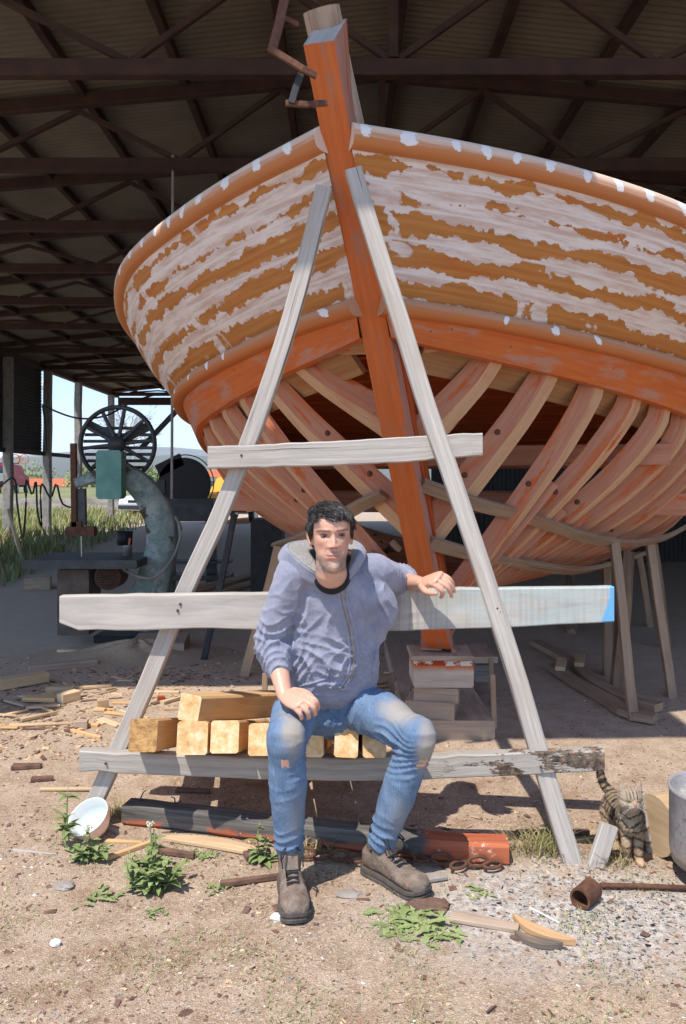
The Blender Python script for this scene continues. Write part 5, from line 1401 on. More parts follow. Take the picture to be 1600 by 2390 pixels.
# second saw, dark against the light
SY2 = 9.6
saw2 = empty('disc_saw', gp(430, 1420), 'dark machine with a big solid disc behind the band saw', 'saw')
def s2(mb, n, m, **k): o = mb.build(n, m, saw2, **k); o.matrix_parent_inverse = Matrix.Translation(-saw2.location); return o
c = at(430, 1130, SY2); r2 = 61/FPX*SY2
mb = MB(); mb.lathe([(0, -.03), (r2, -.03), (r2+.006, 0), (r2, .03), (0, .03)], c, 40, R=rotm(PI/2)); s2(mb, 'disc', M['black'])
mb = MB(); torus(mb, c+Vector((.01, .0, .01)), r2+.03, .007, 48, 6); s2(mb, 'guard_rim', M['iron'], smooth=True)
mb = MB(); mb.beam(at(368, 1100, SY2), at(425, 1072, SY2), .06, .16); s2(mb, 'guard_plate', M['black'])
mb = MB(); mb.beam(at(377, 1120, SY2), at(377, 1330, SY2), .10, .10, up=(0, 1, 0)); mb.beam(at(372, 1172, SY2+.01), at(500, 1172, SY2+.01), .2, .10); mb.box(at(440, 1195, SY2), (.62, .3, .22)); s2(mb, 'frame', M['iron'])
for x in (395, 492):
    mb = MB(); mb.beam(at(x, 1180, SY2), at(x+2, 1400, SY2), .12, .12, up=(0, 1, 0)); s2(mb, 'leg', M['iron'])
mb = MB(); mb.beam(at(370, 1345, SY2-.1), at(540, 1345, SY2-.1), .4, .06); mb.beam(at(370, 1310, SY2-.1), at(540, 1310, SY2-.1), .3, .03); s2(mb, 'shelf', M['iron'])
mb = MB(); mb.beam(at(330, 1045, 8.2), at(420, 950, 8.2), .05, .05); tag(mb.build('strut', M['black']), 'dark diagonal strut rising behind the spoked wheel', 'strut')
for k, (xa, ya, xb, yb, Y) in enumerate(((395, 1400, 560, 1352, 8.0), (398, 1410, 600, 1362, 7.8), (430, 1380, 615, 1338, 8.4), (405, 1392, 585, 1346, 8.2))):
    mb = MB(); mb.beam(at(xa, ya, Y), at(xb, yb, Y+1.1), .16, .045, seg=4, wob=.01); tag(mb.build('board', M['prop_wood']), ['lowest long board in the dim pile beside the dark saw', 'front long board of the dim pile beside the dark saw', 'rearmost long board of the dim pile beside the dark saw', 'middle long board of the dim pile beside the dark saw'][k], 'board', 'boards piled beside the saw')
mb = MB(); mb.box(at(625, 1320, 8.6), (.34, .4, 1.05), ch=.02); tag(mb.build('machine_cabinet', M['steel_dark']), 'dark cabinet standing under the left bilge', 'cabinet')
# hanging black cables
for tr, Y, lab in (([(98, 945), (125, 958), (190, 977), (240, 972), (310, 938), (355, 923), (400, 915)], 12, 'black cable sagging across the sky from the side sheet'), ([(99, 945), (106, 1000), (107, 1052)], 12.3, 'short black cable hanging down beside the side sheet'), ([(0, 1135), (28, 1115), (40, 1180), (52, 1256), (60, 1180), (62, 1120), (75, 1155), (82, 1125), (88, 1200), (95, 1228), (99, 1130), (118, 1162), (130, 1130), (150, 1180), (168, 1185)], 16, 'looped black cable hung along the shed posts')):
    mb = MB(); mb.tube(smooth_path([at(x, y, Y) for x, y in tr], 60), .016 if Y < 15 else .02, 6); tag(mb.build('cable', M['black'], smooth=True), lab, 'cable')
mb = MB(); mb.tube(smooth_path([at(x, y, 9) for x, y in ((1260, 398), (1340, 392), (1398, 390), (1470, 415), (1620, 470))], 20), .012, 6); tag(mb.build('pipe', M['rust'], smooth=True), 'thin rusty pipe running under the roof above the right rail', 'pipe')
mb = MB(); mb.beam(at(18, 1190, 14), at(52, 1310, 13.2), .05, .05); tag(mb.build('pole', M['pale_pine']), 'pale pole leaning in the grass by the shed posts', 'pole')
mb = MB(); mb.box(at(88, 1366, 10.5), (.33, .3, .22), rotm(0, 0, .3)); tag(mb.build('wood_block', M['block_wood']), 'brown wooden block lying at the edge of the grass', 'block')
# ------------------------------------------------------------------ beyond the shed
mb = MB(); mb.box((-22, 34.5, .36), (26, .3, .74), ch=.02)
N = NT('stained_concrete'); nz = N.noise(N.map(N.obj(), (1, 1, 4)), 1.2, 6, .7); M['concrete'] = N.done(N.ramp(nz, [(.35, (.20, .18, .15)), (.65, (.46, .42, .36))]), .9)
tag(mb.build('low_wall', M['concrete']), 'low stained concrete wall beyond the grass', 'wall')
def car(name, loc, yaw, paint, lab, cat, L=4.1, Wd=1.68, H=1.42, prof=None, glass=None, extra=None):
    root = empty(name, loc, lab, cat); root.rotation_euler = (0, 0, yaw)
    prof = prof or [(-2.0, .35), (-2.05, .62), (-1.98, .86), (-1.2, .93), (-.45, 1.36), (.75, 1.42), (1.55, .98), (1.98, .92), (2.05, .6), (2.0, .35)]
    mb = MB(); rows = []
    for y, tz in ((-Wd/2, 0), (-Wd/2+.02, 1), (Wd/2-.02, 1), (Wd/2, 0)):
        rows.append([(x, (y if z < .95 else y*(.84 if z > 1.2 else .95)), z) for x, z in prof])
    k = len(prof); V = [p for r in rows for p in r]; F = []
    for i in range(3):
        for j in range(k): F.append((i*k+j, (i+1)*k+j, (i+1)*k+(j+1) % k, i*k+(j+1) % k))
    F += [tuple(range(k)), tuple(3*k+j for j in range(k))[::-1]]
    mb.add(V, F); b = mb.build('body', paint, root)
    def bx(n, c, s, m, rot=None, par=None):
        q = MB(); q.box(c, s, rot, .02); return q.build(n, m, par or root)
    for x, sx in (glass or [(-.82, -1), (1.15, 1)]):
        a = math.atan2(.43, .72) if sx < 0 else -math.atan2(.44, .8)
        q = MB(); q.box((x, 0, 1.16), (.72, Wd*.74, .03), rotm(0, -a, 0), .005); q.build('windscreen', M['glass'], root)
    for sy in (-1, 1): bx('side_window', (.15, sy*Wd*.445, 1.14), (1.15, .02, .28), M['glass'], rotm(sy*.28, 0, 0))
    for x in (-1.25, 1.25):
        for sy in (-1, 1):
            q = MB(); q.lathe([(0, -.1), (.2, -.1), (.31, -.085), (.31, .085), (.2, .1), (0, .1)], (x, sy*(Wd/2-.06), .31), 20, R=rotm(PI/2)); w = q.build('wheel', M['black'], root)
            q = MB(); q.lathe([(0, -.105), (.18, -.105), (.19, .105), (0, .105)], (x, sy*(Wd/2-.06), .31), 14, R=rotm(PI/2)); q.build('rim', M['galv'], w)
    for sy in (-1, 1): bx('headlight', (-2.0, sy*Wd*.36, .72), (.08, .3, .15), M['lamp_glass'])
    bx('bumper', (-2.05, 0, .47), (.12, Wd*.96, .16), M['steel_dark']); bx('grille', (-2.04, 0, .70), (.05, .7, .1), M['black'])
    if extra: extra(root, bx)
    return root
N = NT('car_glass'); M['glass'] = N.done((.03, .04, .05), .08, 0, .6); N = NT('lamp_glass'); M['lamp_glass'] = N.done((.75, .75, .72), .1, 0, .6)
def paint(n, c): N = NT(n); N.done(c, .5, 0, .3); N.b.inputs['Coat Weight'].default_value = .0; return N.m
car('white_car', (-7.05, 31.5, .0), math.radians(62), paint('white_car_paint', (.72, .73, .75)), 'small white car parked beyond the dark saw', 'car')
tp_ = [(-2.1, .4), (-2.12, .75), (-2.08, 1.02), (-1.25, 1.10), (-.75, 1.62), (.7, 1.68), (.85, 1.12), (2.2, 1.1), (2.2, .42)]
car('pickup_truck', (-3.75, 29.0, 0), math.radians(78), paint('yellow_paint', (.80, .36, .02)), 'orange yellow pickup truck parked under the left bilge of the boat', 'truck', Wd=1.75, prof=tp_, glass=[(-1.0, -1)])
jp_ = [(-1.95, .5), (-1.98, .85), (-1.9, 1.12), (-.95, 1.18), (-.55, 1.74), (1.85, 1.8), (1.98, 1.1), (2.0, .5)]
def rear(root, bx):
    q = MB(); q.lathe([(0, -.12), (.36, -.11), (.38, 0), (.36, .11), (0, .12)], (2.1, .12, 1.0), 24, R=rotm(0, PI/2)); sw = q.build('spare_wheel', M['black'], root)
    q = MB(); q.lathe([(0, -.13), (.24, -.13), (.25, .13), (0, .13)], (2.1, .12, 1.0), 20, R=rotm(0, PI/2)); q.build('rim', M['galv'], sw)
    bx('rear_window', (1.955, 0, 1.46), (.05, 1.2, .42), M['glass'], rotm(0, -.16, 0))
    q = MB(); q.beam((-.4, -.6, 1.86), (1.6, -.6, 1.86), .04, .04); q.beam((-.4, .6, 1.86), (1.6, .6, 1.86), .04, .04); q.beam((0, -.65, 1.88), (0, .65, 1.88), .04, .04); q.beam((1.3, -.65, 1.88), (1.3, .65, 1.88), .04, .04); q.build('roof_rack', M['steel_dark'], root)
car('off_road_vehicle', (-21.3, 49, .75), math.radians(-80), paint('red_paint', (.34, .012, .018)), 'red off-road vehicle with a spare wheel on its back door and bicycles on the roof', 'car', Wd=1.75, prof=jp_, glass=[(-.75, -1)], extra=rear)
mb = MB()
for dx in (-.25, .35):
    for q in (-.5, .5): torus(mb, (-21.3+dx+q*.55, 50, 2.93), .30, .025, 20, 6)
    mb.tube([(-21.3+dx-.28, 50, 2.93), (-21.3+dx, 50, 3.15), (-21.3+dx+.28, 50, 2.93)], .03, 6)
tag(mb.build('bicycle', M['orange']), 'pair of bicycles carried on the roof rack of the red vehicle', 'bicycle')
M['tile'] = simple('red_roof_tiles', (.58, .17, .07), .9, 0, c2=(.42, .11, .05), scale=2); M['render'] = simple('white_render', (.74, .72, .68), .9, 0, .05)
def house(x, y, w, d, h, rh, lab, z=.9, wins=2, wm='render'):
    root = empty('house', (x, y, z), lab, 'house')
    q = MB(); q.box((0, 0, h/2), (w, d, h), ch=.02); q.build('wall', M[wm], root)
    q = MB(); q.add([(-w/2-.4, -d/2-.4, h), (w/2+.4, -d/2-.4, h), (w/2+.4, d/2+.4, h), (-w/2-.4, d/2+.4, h), (-w/2+.6, 0, h+rh), (w/2-.6, 0, h+rh)], [(0, 1, 5, 4), (1, 2, 5), (2, 3, 4, 5), (3, 0, 4), (0, 3, 2, 1)]); q.build('roof', M['tile'], root)
    for k in range(wins):
        q = MB(); q.box((-w/2+w*(k+.5)/wins, -d/2-.03, h*.55), (1.1, .12, 1.0)); q.build('window', M['glass'], root)
house(-36.5, 98, 10, 9, .7, 1.0, 'long low house with a red tiled roof beyond the terrace', z=.2, wins=3)
house(-47, 112, 9, 9, .8, 1.0, 'farther red roofed house at the left edge', z=.1)
house(-17.3, 105, 5.2, 7, 2.3, 1.0, 'small white house with a dark window and red roof right of the dark disc', z=-.2, wins=1)
def lamp(x, Y, ztop, zb, lab):
    root = empty('street_lamp', ((x-800)/FPX*Y, Y, zb), lab, 'street lamp')
    q = MB(); q.tube([(0, 0, 0), (0, 0, 1.2), (0, 0, ztop-zb)], [.11, .08, .06], 8); q.build('pole', M['galv'], root, smooth=True)
    q = MB(); q.lathe([(0, -.1), (.12, -.05), (.27, .15), (.30, .4), (.22, .58), (0, .66)], (0, 0, ztop-zb), 14); q.build('globe', M['plastic'], root, smooth=True)
lamp(108, 40, 6.15, .72, 'tall grey street lamp with a round globe left of the shed posts'); lamp(310, 70, 5.3, .72, 'shorter street lamp seen through the spokes of the saw wheel')
# bare tree
def bare_tree(x, Y, zb, H, lab, seed=3):
    rg = random.Random(seed); root = empty('bare_tree', ((x-800)/FPX*Y, Y, zb), lab, 'tree'); tr = MB(); br = MB()
    def grow(p, d, L, r, lev):
        n = 4; pts = [p]; rr_ = [r]
        for i in range(n):
            d = (d+Vector((rg.uniform(-1, 1), rg.uniform(-1, 1), rg.uniform(-.2, .45)))*.16).normalized(); p = p+d*L/n; pts.append(p); rr_.append(r*(1-.4*(i+1)/n))
        (tr if lev < 2 else br).tube(pts, rr_, 5 if lev > 1 else 8)
        if lev == 6: return
        for k in range(rg.choice([2, 3, 3]) if lev else 4):
            a = rg.uniform(0, 2*PI); sp = rg.uniform(.35, .85); _, s, u = frame(d); nd = (d*math.cos(sp)+(s*math.cos(a)+u*math.sin(a))*math.sin(sp)).normalized()
            grow(pts[rg.choice([2, 3, 4]) if k else 4], nd, L*rg.uniform(.6, .84), max(.012, rr_[-1]*rg.uniform(.5, .75)), lev+1)
    grow(Vector((0, 0, 0)), Vector((0, 0, 1)), H*.30, H*.028, 0)
    m = simple('grey_bark', (.36, .27, .19), .9, 0, .2, 5); tr.build('trunk', m, root, smooth=True); br.build('crown', m, root, smooth=True)
bare_tree(288, 62, .7, 8.2, 'bare spreading tree behind the band saw wheel')
M['leaf'] = simple('leaf_green', (.24, .29, .07), .7, 0, c2=(.13, .17, .04), scale=8); M['leaf_dry'] = simple('dry_grass', (.50, .40, .22), .9, 0, c2=(.36, .29, .14), scale=8); M['leaf_pale'] = simple('pale_leaf', (.32, .37, .15), .7, 0, c2=(.20, .25, .09), scale=10)
def bush(name, c, r, n, lab, cat='bush', ls=.12, m='leaf', seed=1):
    rg = random.Random(seed); mb = MB(); c = Vector(c)
    for _ in range(n):
        d = Vector((rg.gauss(0, 1), rg.gauss(0, 1), rg.gauss(0, 1))).normalized(); q = rg.random()**.45*(1+.35*mnoise.noise(d*2.2+c)); p = c+Vector((d.x*r[0], d.y*r[1], abs(d.z)*r[2]))*q
        v = Vector((rg.gauss(0, 1), rg.gauss(0, 1), rg.gauss(0, 1))).normalized()*ls*rg.uniform(.6, 1.3); w = v.cross(Vector((rg.gauss(0, 1), rg.gauss(0, 1), 1))).normalized()*ls*.4
        mb.add([p-v, p+w, p+v, p-w], [(0, 1, 2, 3)])
    return tag(mb.build(name, M[m], recalc=False), lab, cat)
bush('bush', at(512, 1172, 60), (.7, .7, 1.0), 900, 'round grey green bush in front of the small white house', ls=.10, m='leaf_pale')
for k, (x, Y, w, h, lab) in enumerate(((215, 90, 3.2, 3.0, 'hazy tree left of the saw wheel by the red roofs'), (60, 120, 6, 4, 'wide tree at the left edge behind the red vehicle'), (345, 95, 3, 2.6, 'low tree right of the saw wheel'))):
    bush('far_tree', at(x, 1140, Y), (w, w, h), 1600, lab, 'tree', .28, 'leaf_pale', k+4)
# weeds on the bank
rg = random.Random(9); mb = MB()
def blade(mb, p, h, w, lean, mi=0):
    a = rg.uniform(0, 2*PI); d = Vector((math.cos(a), math.sin(a), 0)); s = Vector((-d.y, d.x, 0))*w
    q = p+Vector((0, 0, h*.6))+d*lean*h*.35; t = p+Vector((0, 0, h))+d*lean*h
    mb.add([p-s, p+s, q+s*.7, t, q-s*.7], [(0, 1, 2, 4), (4, 2, 3)], None, mi)
n = 0
while n < 34000:
    y = 9.8+24*rg.random()**1.5; x = -4.7-.12*(y-11)-rg.random()**.8*min(18, 1.5+y*.55)
    den = .5+.5*mnoise.noise(Vector((x*.6, y*.6, 2)))
    if rg.random() > .35+den*.8: continue
    h = (.08+.27*max(0, min(1, (y-9.5)/4)))*rg.uniform(.5, 1.15)*(.55+den*.7)
    z = gh(x, y) if y < 60 else 0
    blade(mb, Vector((x, y, z-.02)), h, rg.uniform(.004, .010)*(1+y/16), rg.uniform(.1, .8), 0 if rg.random() < .35 else (1 if rg.random() < .65 else 2)); n += 1
tag(mb.build('bank_weeds', [M['leaf'], M['leaf_pale'], M['leaf_dry']], recalc=False), kind='stuff')
# ------------------------------------------------------------------ the cat
cat = empty('cat', gp(1475, 2010), 'striped tabby cat standing on the gravel beside the leaning stub, looking ahead', 'cat')
CY = 2.93
hc = at(1470, 1861, CY-.05); s_ = 1.0
parts = []
fp = [gp(1463, 2008), gp(1493, 2018)]
chest = at(1474, 1915, CY+.03); should = at(1470, 1880, CY+.06); rump = at(1436, 1882, CY+.30); belly = at(1450, 1925, CY+.18)
parts.append(ell_tube([at(1473, 1902, CY-.0), at(1472, 1908, CY+.07), at(1455, 1905, CY+.18), rump, at(1434, 1886, CY+.36)], [(.040, .062), (.052, .072), (.056, .070), (.056, .064), (.036, .042)], 24, ref=(0, 0, 1)))
parts.append(ell_tube([at(1473, 1925, CY-.008), at(1472, 1893, CY-.0), at(1469, 1875, CY-.02)], [(.042, .038), (.040, .040), (.036, .038)], 20))
for g_, x in zip(fp, (1461, 1489)):
    parts.append(ell_tube([at(x+(3 if x < 1470 else -2), 1915, CY+.02), at(x, 1950, CY+.01), at(x, 1978, CY-.0), g_+Vector((0, .012, .022)), g_+Vector((0, .004, .012))], [.030, .0215, .0165, .0155, .015], 16))
    parts.append(ellipsoid(g_+Vector((0, -.006, .010)), (.017, .024, .012)))
for x, y, Y in ((1439, 1990, CY+.16), (1462, 1984, CY+.30)):
    g_ = gp(x, y); g_.y = min(g_.y, CY+.2) if x < 1450 else g_.y
    g_ = Vector((at(x, y, g_.y).x, g_.y, 0)); hip = rump+Vector((-.03 if x < 1450 else .03, -.02, -.01))
    parts.append(ell_tube([hip, hip+Vector((-.005, -.075, -.075)), g_+Vector((0, .05, .075)), g_+Vector((0, .02, .02)), g_+Vector((0, -.01, .012))], [(.042, .05), .034, .019, .017, .014], 16)); parts.append(ellipsoid(g_+Vector((0, -.018, .010)), (.017, .024, .012)))
parts.append(ellipsoid(hc, (.0455, .045, .0395))); parts.append(ellipsoid(hc+Vector((0, -.034, -.014)), (.023, .020, .016))); parts.append(ellipsoid(hc+Vector((0, -.030, -.026)), (.016, .016, .010)))
for sx in (-1, 1):
    parts.append(ellipsoid(hc+Vector((sx*.024, -.012, -.014)), (.022, .024, .020)))
    parts.append(ell_tube([hc+Vector((sx*.024, -.004, .022)), hc+Vector((sx*.034, .0, .045)), hc+Vector((sx*.038, .002, .060))], [(.018, .010), (.012, .006), (.003, .003)], 14))
parts.append(ellipsoid(hc+Vector((0, -.043, -.006)), (.008, .012, .009)))
tailp = [at(1440, 1858, CY+.34), at(1424, 1848, CY+.37), at(1410, 1832, CY+.39), at(1402, 1812, CY+.40), at(1400, 1798, CY+.40)]
parts.append(ell_tube(tailp, [.022, .020, .019, .0185, .015], 16))
cm = fuse('cat_body', parts, .0026, 4)
P = co(cm); Nn = nor(cm); setco(cm, P+Nn*(.0016*vnoise(P, 110.)[:, None])); P = co(cm)
L = P-np.array(hc); head = (np.linalg.norm(L*np.array([1, .9, 1]), axis=1) < .068) & (P[:, 1] < CY+.01)
warp = .012*vnoise(P, 30.)+.004*vnoise(P, 90., 2.)
colv = np.tile(np.array([.32, .245, .165]), (len(P), 1)); n_a = vnoise(P, 140.)[:, None]; colv = colv*(1+.35*n_a)
def bl(m, c):
    global colv
    m = np.clip(m, 0, 1)[:, None]; colv = colv*(1-m)+np.array(c)*m
dk = (.035, .027, .020)
legz = np.clip((.125-P[:, 2])/.05, 0, 1)
bl(legz*.75, (.50, .35, .22)); bl(np.clip((.035-P[:, 2])/.02, 0, 1)*.8, (.56, .38, .23))
bl(np.clip(np.sin((P[:, 2]+warp+np.abs(P[:, 0]-hc.x)*.25)*2*PI/.033)*1.6-.55, 0, 1)*(P[:, 2] < .155)*(P[:, 2] > .012)*.85*~head, dk)
side = (~head) & (P[:, 1] > CY+.06) & (P[:, 2] > .10)
bl(np.clip(np.sin((P[:, 1]*.8+P[:, 2]*.35+warp*1.2)*2*PI/.030)*1.8-.2, 0, 1)*side*.9, dk)
ch_ = (~head) & (P[:, 1] <= CY+.06) & (P[:, 2] > .13)
zz = P[:, 2]-.35*(np.abs(P[:, 0]-hc.x))**1*1.0
bl(ch_*np.clip(1-np.abs(P[:, 0]-hc.x)/.03, 0, 1)*.7*(P[:, 2] < .20), (.46, .34, .22))
bl(ch_*np.clip(np.sin((zz+warp)*2*PI/.030)*1.8-.6, 0, 1)*.9, dk)
tl = np.linalg.norm(P-np.array(tailp[2]), axis=1) < .07
tt_ = (P-np.array(tailp[0]))@np.array((tailp[-1]-tailp[0]).normalized())
bl(tl*(P[:, 1] > CY+.3)*(P[:, 0] < tailp[0].x)*np.clip(np.sin(tt_*2*PI/.024)*2, 0, 1)*.9, dk)
hx, hz_ = np.abs(L[:, 0]), L[:, 2]; fr_ = head*(L[:, 1] < 0)
bl(head*.6, (.40, .32, .24)); bl(fr_*(hz_ > .008)*np.clip(np.sin((hx+warp*.2)*2*PI/.0125+1.57)*2-.3, 0, 1)*(hx < .024)*.85, dk)
bl(fr_*np.exp(-((hz_-(.0+hx*.35-.012))/.0022)**2)*(hx > .022)*.8, dk)
bl(fr_*gs(hx, .010, .012)*gs(hz_, -.023, .011)*.95, (.60, .51, .42)); bl(fr_*gs(hx, .026, .010)*gs(hz_, -.010, .008)*.6, (.48, .39, .29)); bl(fr_*gs(hx, .0, .006)*gs(hz_, -.004, .012)*.75, (.50, .27, .14))
bl(fr_*gs(hx, 0, .0055)*gs(hz_, -.0125, .0035), (.30, .11, .08)); bl(fr_*np.exp(-(hx/.012)**4)*gs(hz_, -.024, .0014)*.8, dk)
bl(fr_*gs(hx, .0185, .0085)*np.exp(-((hz_-(.004+.18*(hx-.0185)))/.0042)**2)*.8, (.50, .42, .30)); bl(fr_*np.clip(1-((hx-.0185)/.0095)**4, 0, 1)*np.exp(-((hz_-(.0035+.22*(hx-.0185)))/.0038)**2)*.95, (.03, .025, .018))
ear = head*(hz_ > .03)*(L[:, 1] < -.004); bl(ear*.5, (.42, .30, .22))
setcol(cm, 'tone', colv)
N = NT('tabby_fur'); N.bump(N.noise(N.map(N.obj(), (1, 1, .35)), 420, 3, .6), .6, .003); M['fur'] = N.done(N.attr('tone').outputs['Color'], .85, 0, .15)
cb = put(cm, 'body', M['fur'], cat)
M['cat_eye'] = simple('cat_eye', (.16, .16, .05), .2, 0, .05)
# short hairs and whiskers
rgn = np.random.default_rng(4); idx = rgn.choice(len(P), 15000); Nn = nor(cm); V = []; C_ = []; F = []
for k, i in enumerate(idx):
    n_ = Vector(Nn[i]); p_ = Vector(P[i]); hd_ = head[i]
    fl = Vector((0, .5, -.7)) if hd_ else Vector((0, .35, -.9))
    t = (fl-n_*fl.dot(n_)); t = t.normalized() if t.length > .01 else Vector((0, 0, -1)); t = (t+Vector(rgn.normal(size=3))*.25).normalized()
    Lh = (.0045 if hd_ or p_.z < .05 else .0085)*rgn.uniform(.6, 1.3); w = n_.cross(t).normalized()*.00085
    V += [p_-w, p_+w, p_+t*Lh+n_*Lh*.32]; F.append((3*k, 3*k+1, 3*k+2)); C_ += [colv[i]*rgn.uniform(.85, 1.15)]*3
fm = bpy.data.meshes.new('coat'); fm.from_pydata([tuple(v) for v in V], [], F); setcol(fm, 'tone', np.array(C_)); put(fm, 'coat', M['fur'], cb).matrix_parent_inverse = Matrix.Identity(4)
mb = MB()
for sx in (-1, 1):
    for k in range(4):
        a = hc+Vector((sx*.013, -.046, -.020+.002*k)); mb.tube(smooth_path([a, a+Vector((sx*.022, -.004, -.008-.005*k)), a+Vector((sx*.040, .002, -.026-.007*k))], 6), [.00022, .00022, .0002, .0002, .00015, .0001], 3)
mb.build('whiskers', M['white'], cb)
for sx in (-1, 1):
    mb = MB(); mb.ball(hc+Vector((sx*.0185, -.0405, .0035)), (.0075, .0035, .0026), 12, R=rotm(0, -sx*.25, 0)); mb.build('eye', M['cat_eye'], cb, smooth=True)

# ------------------------------------------------------------------ drum, blocks, logs, chain
N = NT('weathered_zinc_drum'); nz = N.noise(N.obj(), 7, 6, .7); Z_ = N.sep(N.obj())[2]; sp = N.noise(N.obj(), 90, 3, .7)
col = N.ramp(nz, [(.3, (.25, .235, .235)), (.7, (.46, .44, .44))]); col = N.mix(N.ma('MULTIPLY', N.step(sp, .55, .65), .7), col, (.20, .13, .10)); col = N.mix(N.ma('MULTIPLY', N.step(N.ma('ADD', Z_, N.ma('MULTIPLY', nz, .25)), .24, .10), .5), col, (.40, .26, .15))
N.bump(N.noise(N.obj(), 5, 3, .5), .6, .02); M['drum'] = N.done(col, .7, .25, .3)
dl = Vector((1.385, 2.80, .055)); drum = empty('metal_drum', dl, 'battered grey metal drum full of ash at the right edge', 'drum')
mb = MB(); mb.lathe([(.14, 0), (.178, .012), (.186, .05), (.186, .26), (.190, .268), (.192, .276), (.186, .282), (.178, .276), (.176, .18), (.0, .19)], (0, 0, 0), 48); mb.build('shell', M['drum'], drum, smooth=True)
M['ash'] = simple('grey_ash', (.55, .53, .50), .95, 0, c2=(.14, .135, .13), scale=30, bump=1)
mb = MB(); R = [[(math.cos(a)*r, math.sin(a)*r, .225+.03*mnoise.noise(Vector((math.cos(a)*r*22, math.sin(a)*r*22, 0)))) for r in np.linspace(0, .177, 10)] for a in np.linspace(0, 2*PI, 36)]
mb.grid(np.array(R)); tag(mb.build('ash', M['ash'], drum))
mb = MB(); torus(mb, (-.10, -.085, .29), .03, .005, 20, 6, ax=(.3, .3, 1)); mb.build('handle', M['galv'], drum, smooth=True)
for k, (dx, dy) in enumerate(((-.08, -.07), (.07, -.05), (0, .09))):
    mb = MB(); mb.box(dl+Vector((dx, dy, -.03)), (.10, .06, .06), rotm(0, 0, k)); tag(mb.build('brick', M['red_beam']), ['red brick under the front left of the metal drum', 'red brick under the front right of the metal drum', 'red brick under the back of the metal drum'][k], 'brick')
a = gp(1540, 1993); mb = MB()
c0 = a+Vector((-.085, .03, .112)); mb.sweep([a+Vector((-.02, 0, .112)), a+Vector((.22, .08, .112))], [(.115*math.cos(t)*(1+.08*math.sin(3*t)), .115*math.sin(t)) for t in np.linspace(0, 2*PI, 20, endpoint=False)]); tag(mb.build('chopping_log', [M['pale_pine']]), 'split pale log lying behind the cat', 'log')
mb = MB(); mb.beam(gp(1518, 1988)-Vector((0, 0, .01)), gp(1518, 1988)+Vector((-.02, .05, .20)), .035, .02, up=(0, 1, 0)); tag(mb.build('bark_strip', M['bark_bar']), 'strip of bark leaning on the log behind the cat', 'bark')
mb = MB(); g_ = gp(1386, 2022); mb.beam(g_-Vector((0, 0, .02)), at(1422, 1925, g_.y+.02), .065, .03, up=(0, 1, 0)); tag(mb.build('stake_stub', M['grey_wood']), 'short grey plank stub leaning in the ground beside the cat', 'stub')
N = NT('charred_and_orange_log'); uv = N.uv(); X_, Y_, Z_ = N.sep(N.pos()); g, r = grain(N, uv, 40); nz = N.noise(N.pos(), 9, 5, .7)
dkc = N.ramp(g, [(.3, (.055, .050, .047)), (.7, (.20, .185, .165))]); orc = N.ramp(g, [(.3, (.34, .085, .04)), (.7, (.50, .155, .075))])
orc = N.mix(N.step(nz, .6, .66), orc, (.62, .52, .42))
low = N.step(N.ma('ADD', Z_, N.ma('MULTIPLY', nz, .06)), .075, .05)
f_ = N.ma('MAXIMUM', N.step(N.ma('ADD', X_, N.ma('MULTIPLY', nz, .12)), .36, .40), N.ma('MULTIPLY', low, N.step(N.noise(N.pos(), 4, 3, .6), .40, .46)))
N.bump(g, .6, .006); M['log_mix'] = N.done(N.mix(f_, dkc, orc), .85, 0, .2)
lg = [(296, 1889, 3.29), (420, 1905, 3.24), (630, 1925, 3.14), (830, 1950, 3.06), (960, 1962, 3.00), (1080, 1975, 2.97), (1184, 1988, 2.955)]
LP = smooth_path([at(*q) for q in lg], 30); LP[:, 2] = np.interp(np.arange(30), [0, 29], [.048, .042])
log = empty('charred_log', LP[15].tolist(), 'long squared log, charred black with an orange end, lying before the trestle', 'log')
mb = MB(); mb.sweep(LP, rect(.10, .08, .012), scale=[1+.08*mnoise.noise(Vector((i*.4, 0, 0))) for i in range(30)]); o = mb.build('log_body', M['log_mix'], log); o.matrix_parent_inverse = Matrix.Translation(-log.location)
for k, (i, h) in enumerate(((1, .05), (4, .06), (9, .05), (10, -.3), (13, .045), (15, .05), (20, .05))):
    p_ = Vector(LP[i])+Vector((0, -.045 if h < 0 or k % 3 == 2 else 0, .045 if h > 0 and k % 3 != 2 else 0)); mb = MB()
    d = Vector((random.uniform(-.02, .02), -.02 if k % 3 else .01, .035 if k % 3 != 2 else -.02)); mb.tube([p_, p_+d, p_+d+Vector((.012*(-1)**k, -.01, .01))], .0032, 6); q = mb.build('nail', M['nail'], log, smooth=True); q.matrix_parent_inverse = Matrix.Translation(-log.location)
chain = empty('chain', gp(900, 2010), 'rusty iron chain lying on the ground behind the boots', 'chain')
rg = random.Random(12)
for k, (x, y) in enumerate(((712, 1998), (752, 2000), (792, 2003), (832, 2008), (945, 2008), (985, 2006), (1030, 2012), (1070, 2022), (1115, 2018), (1150, 2022))):
    c = gp(x, y, .018); mb = MB(); ang = rg.uniform(-.5, .5)+(.3 if k % 2 else 0); tilt = .25 if k % 2 else 1.2
    _R = rotm(tilt, 0, ang); L_, W_ = .036, .017; ring = []
    for q in range(22):
        t = 2*PI*q/22; ring.append(c+_R @ Vector((L_*math.cos(t)*(1 if abs(math.cos(t)) < .7 else 1.05), W_*math.sin(t), 0))+Vector((0, 0, .006 if k % 2 else .012)))
    mb.tube(ring+[ring[0], ring[1]], .0068, 8, caps=False); q = mb.build('link', M['rust'], chain, smooth=True); q.matrix_parent_inverse = Matrix.Translation(-chain.location)
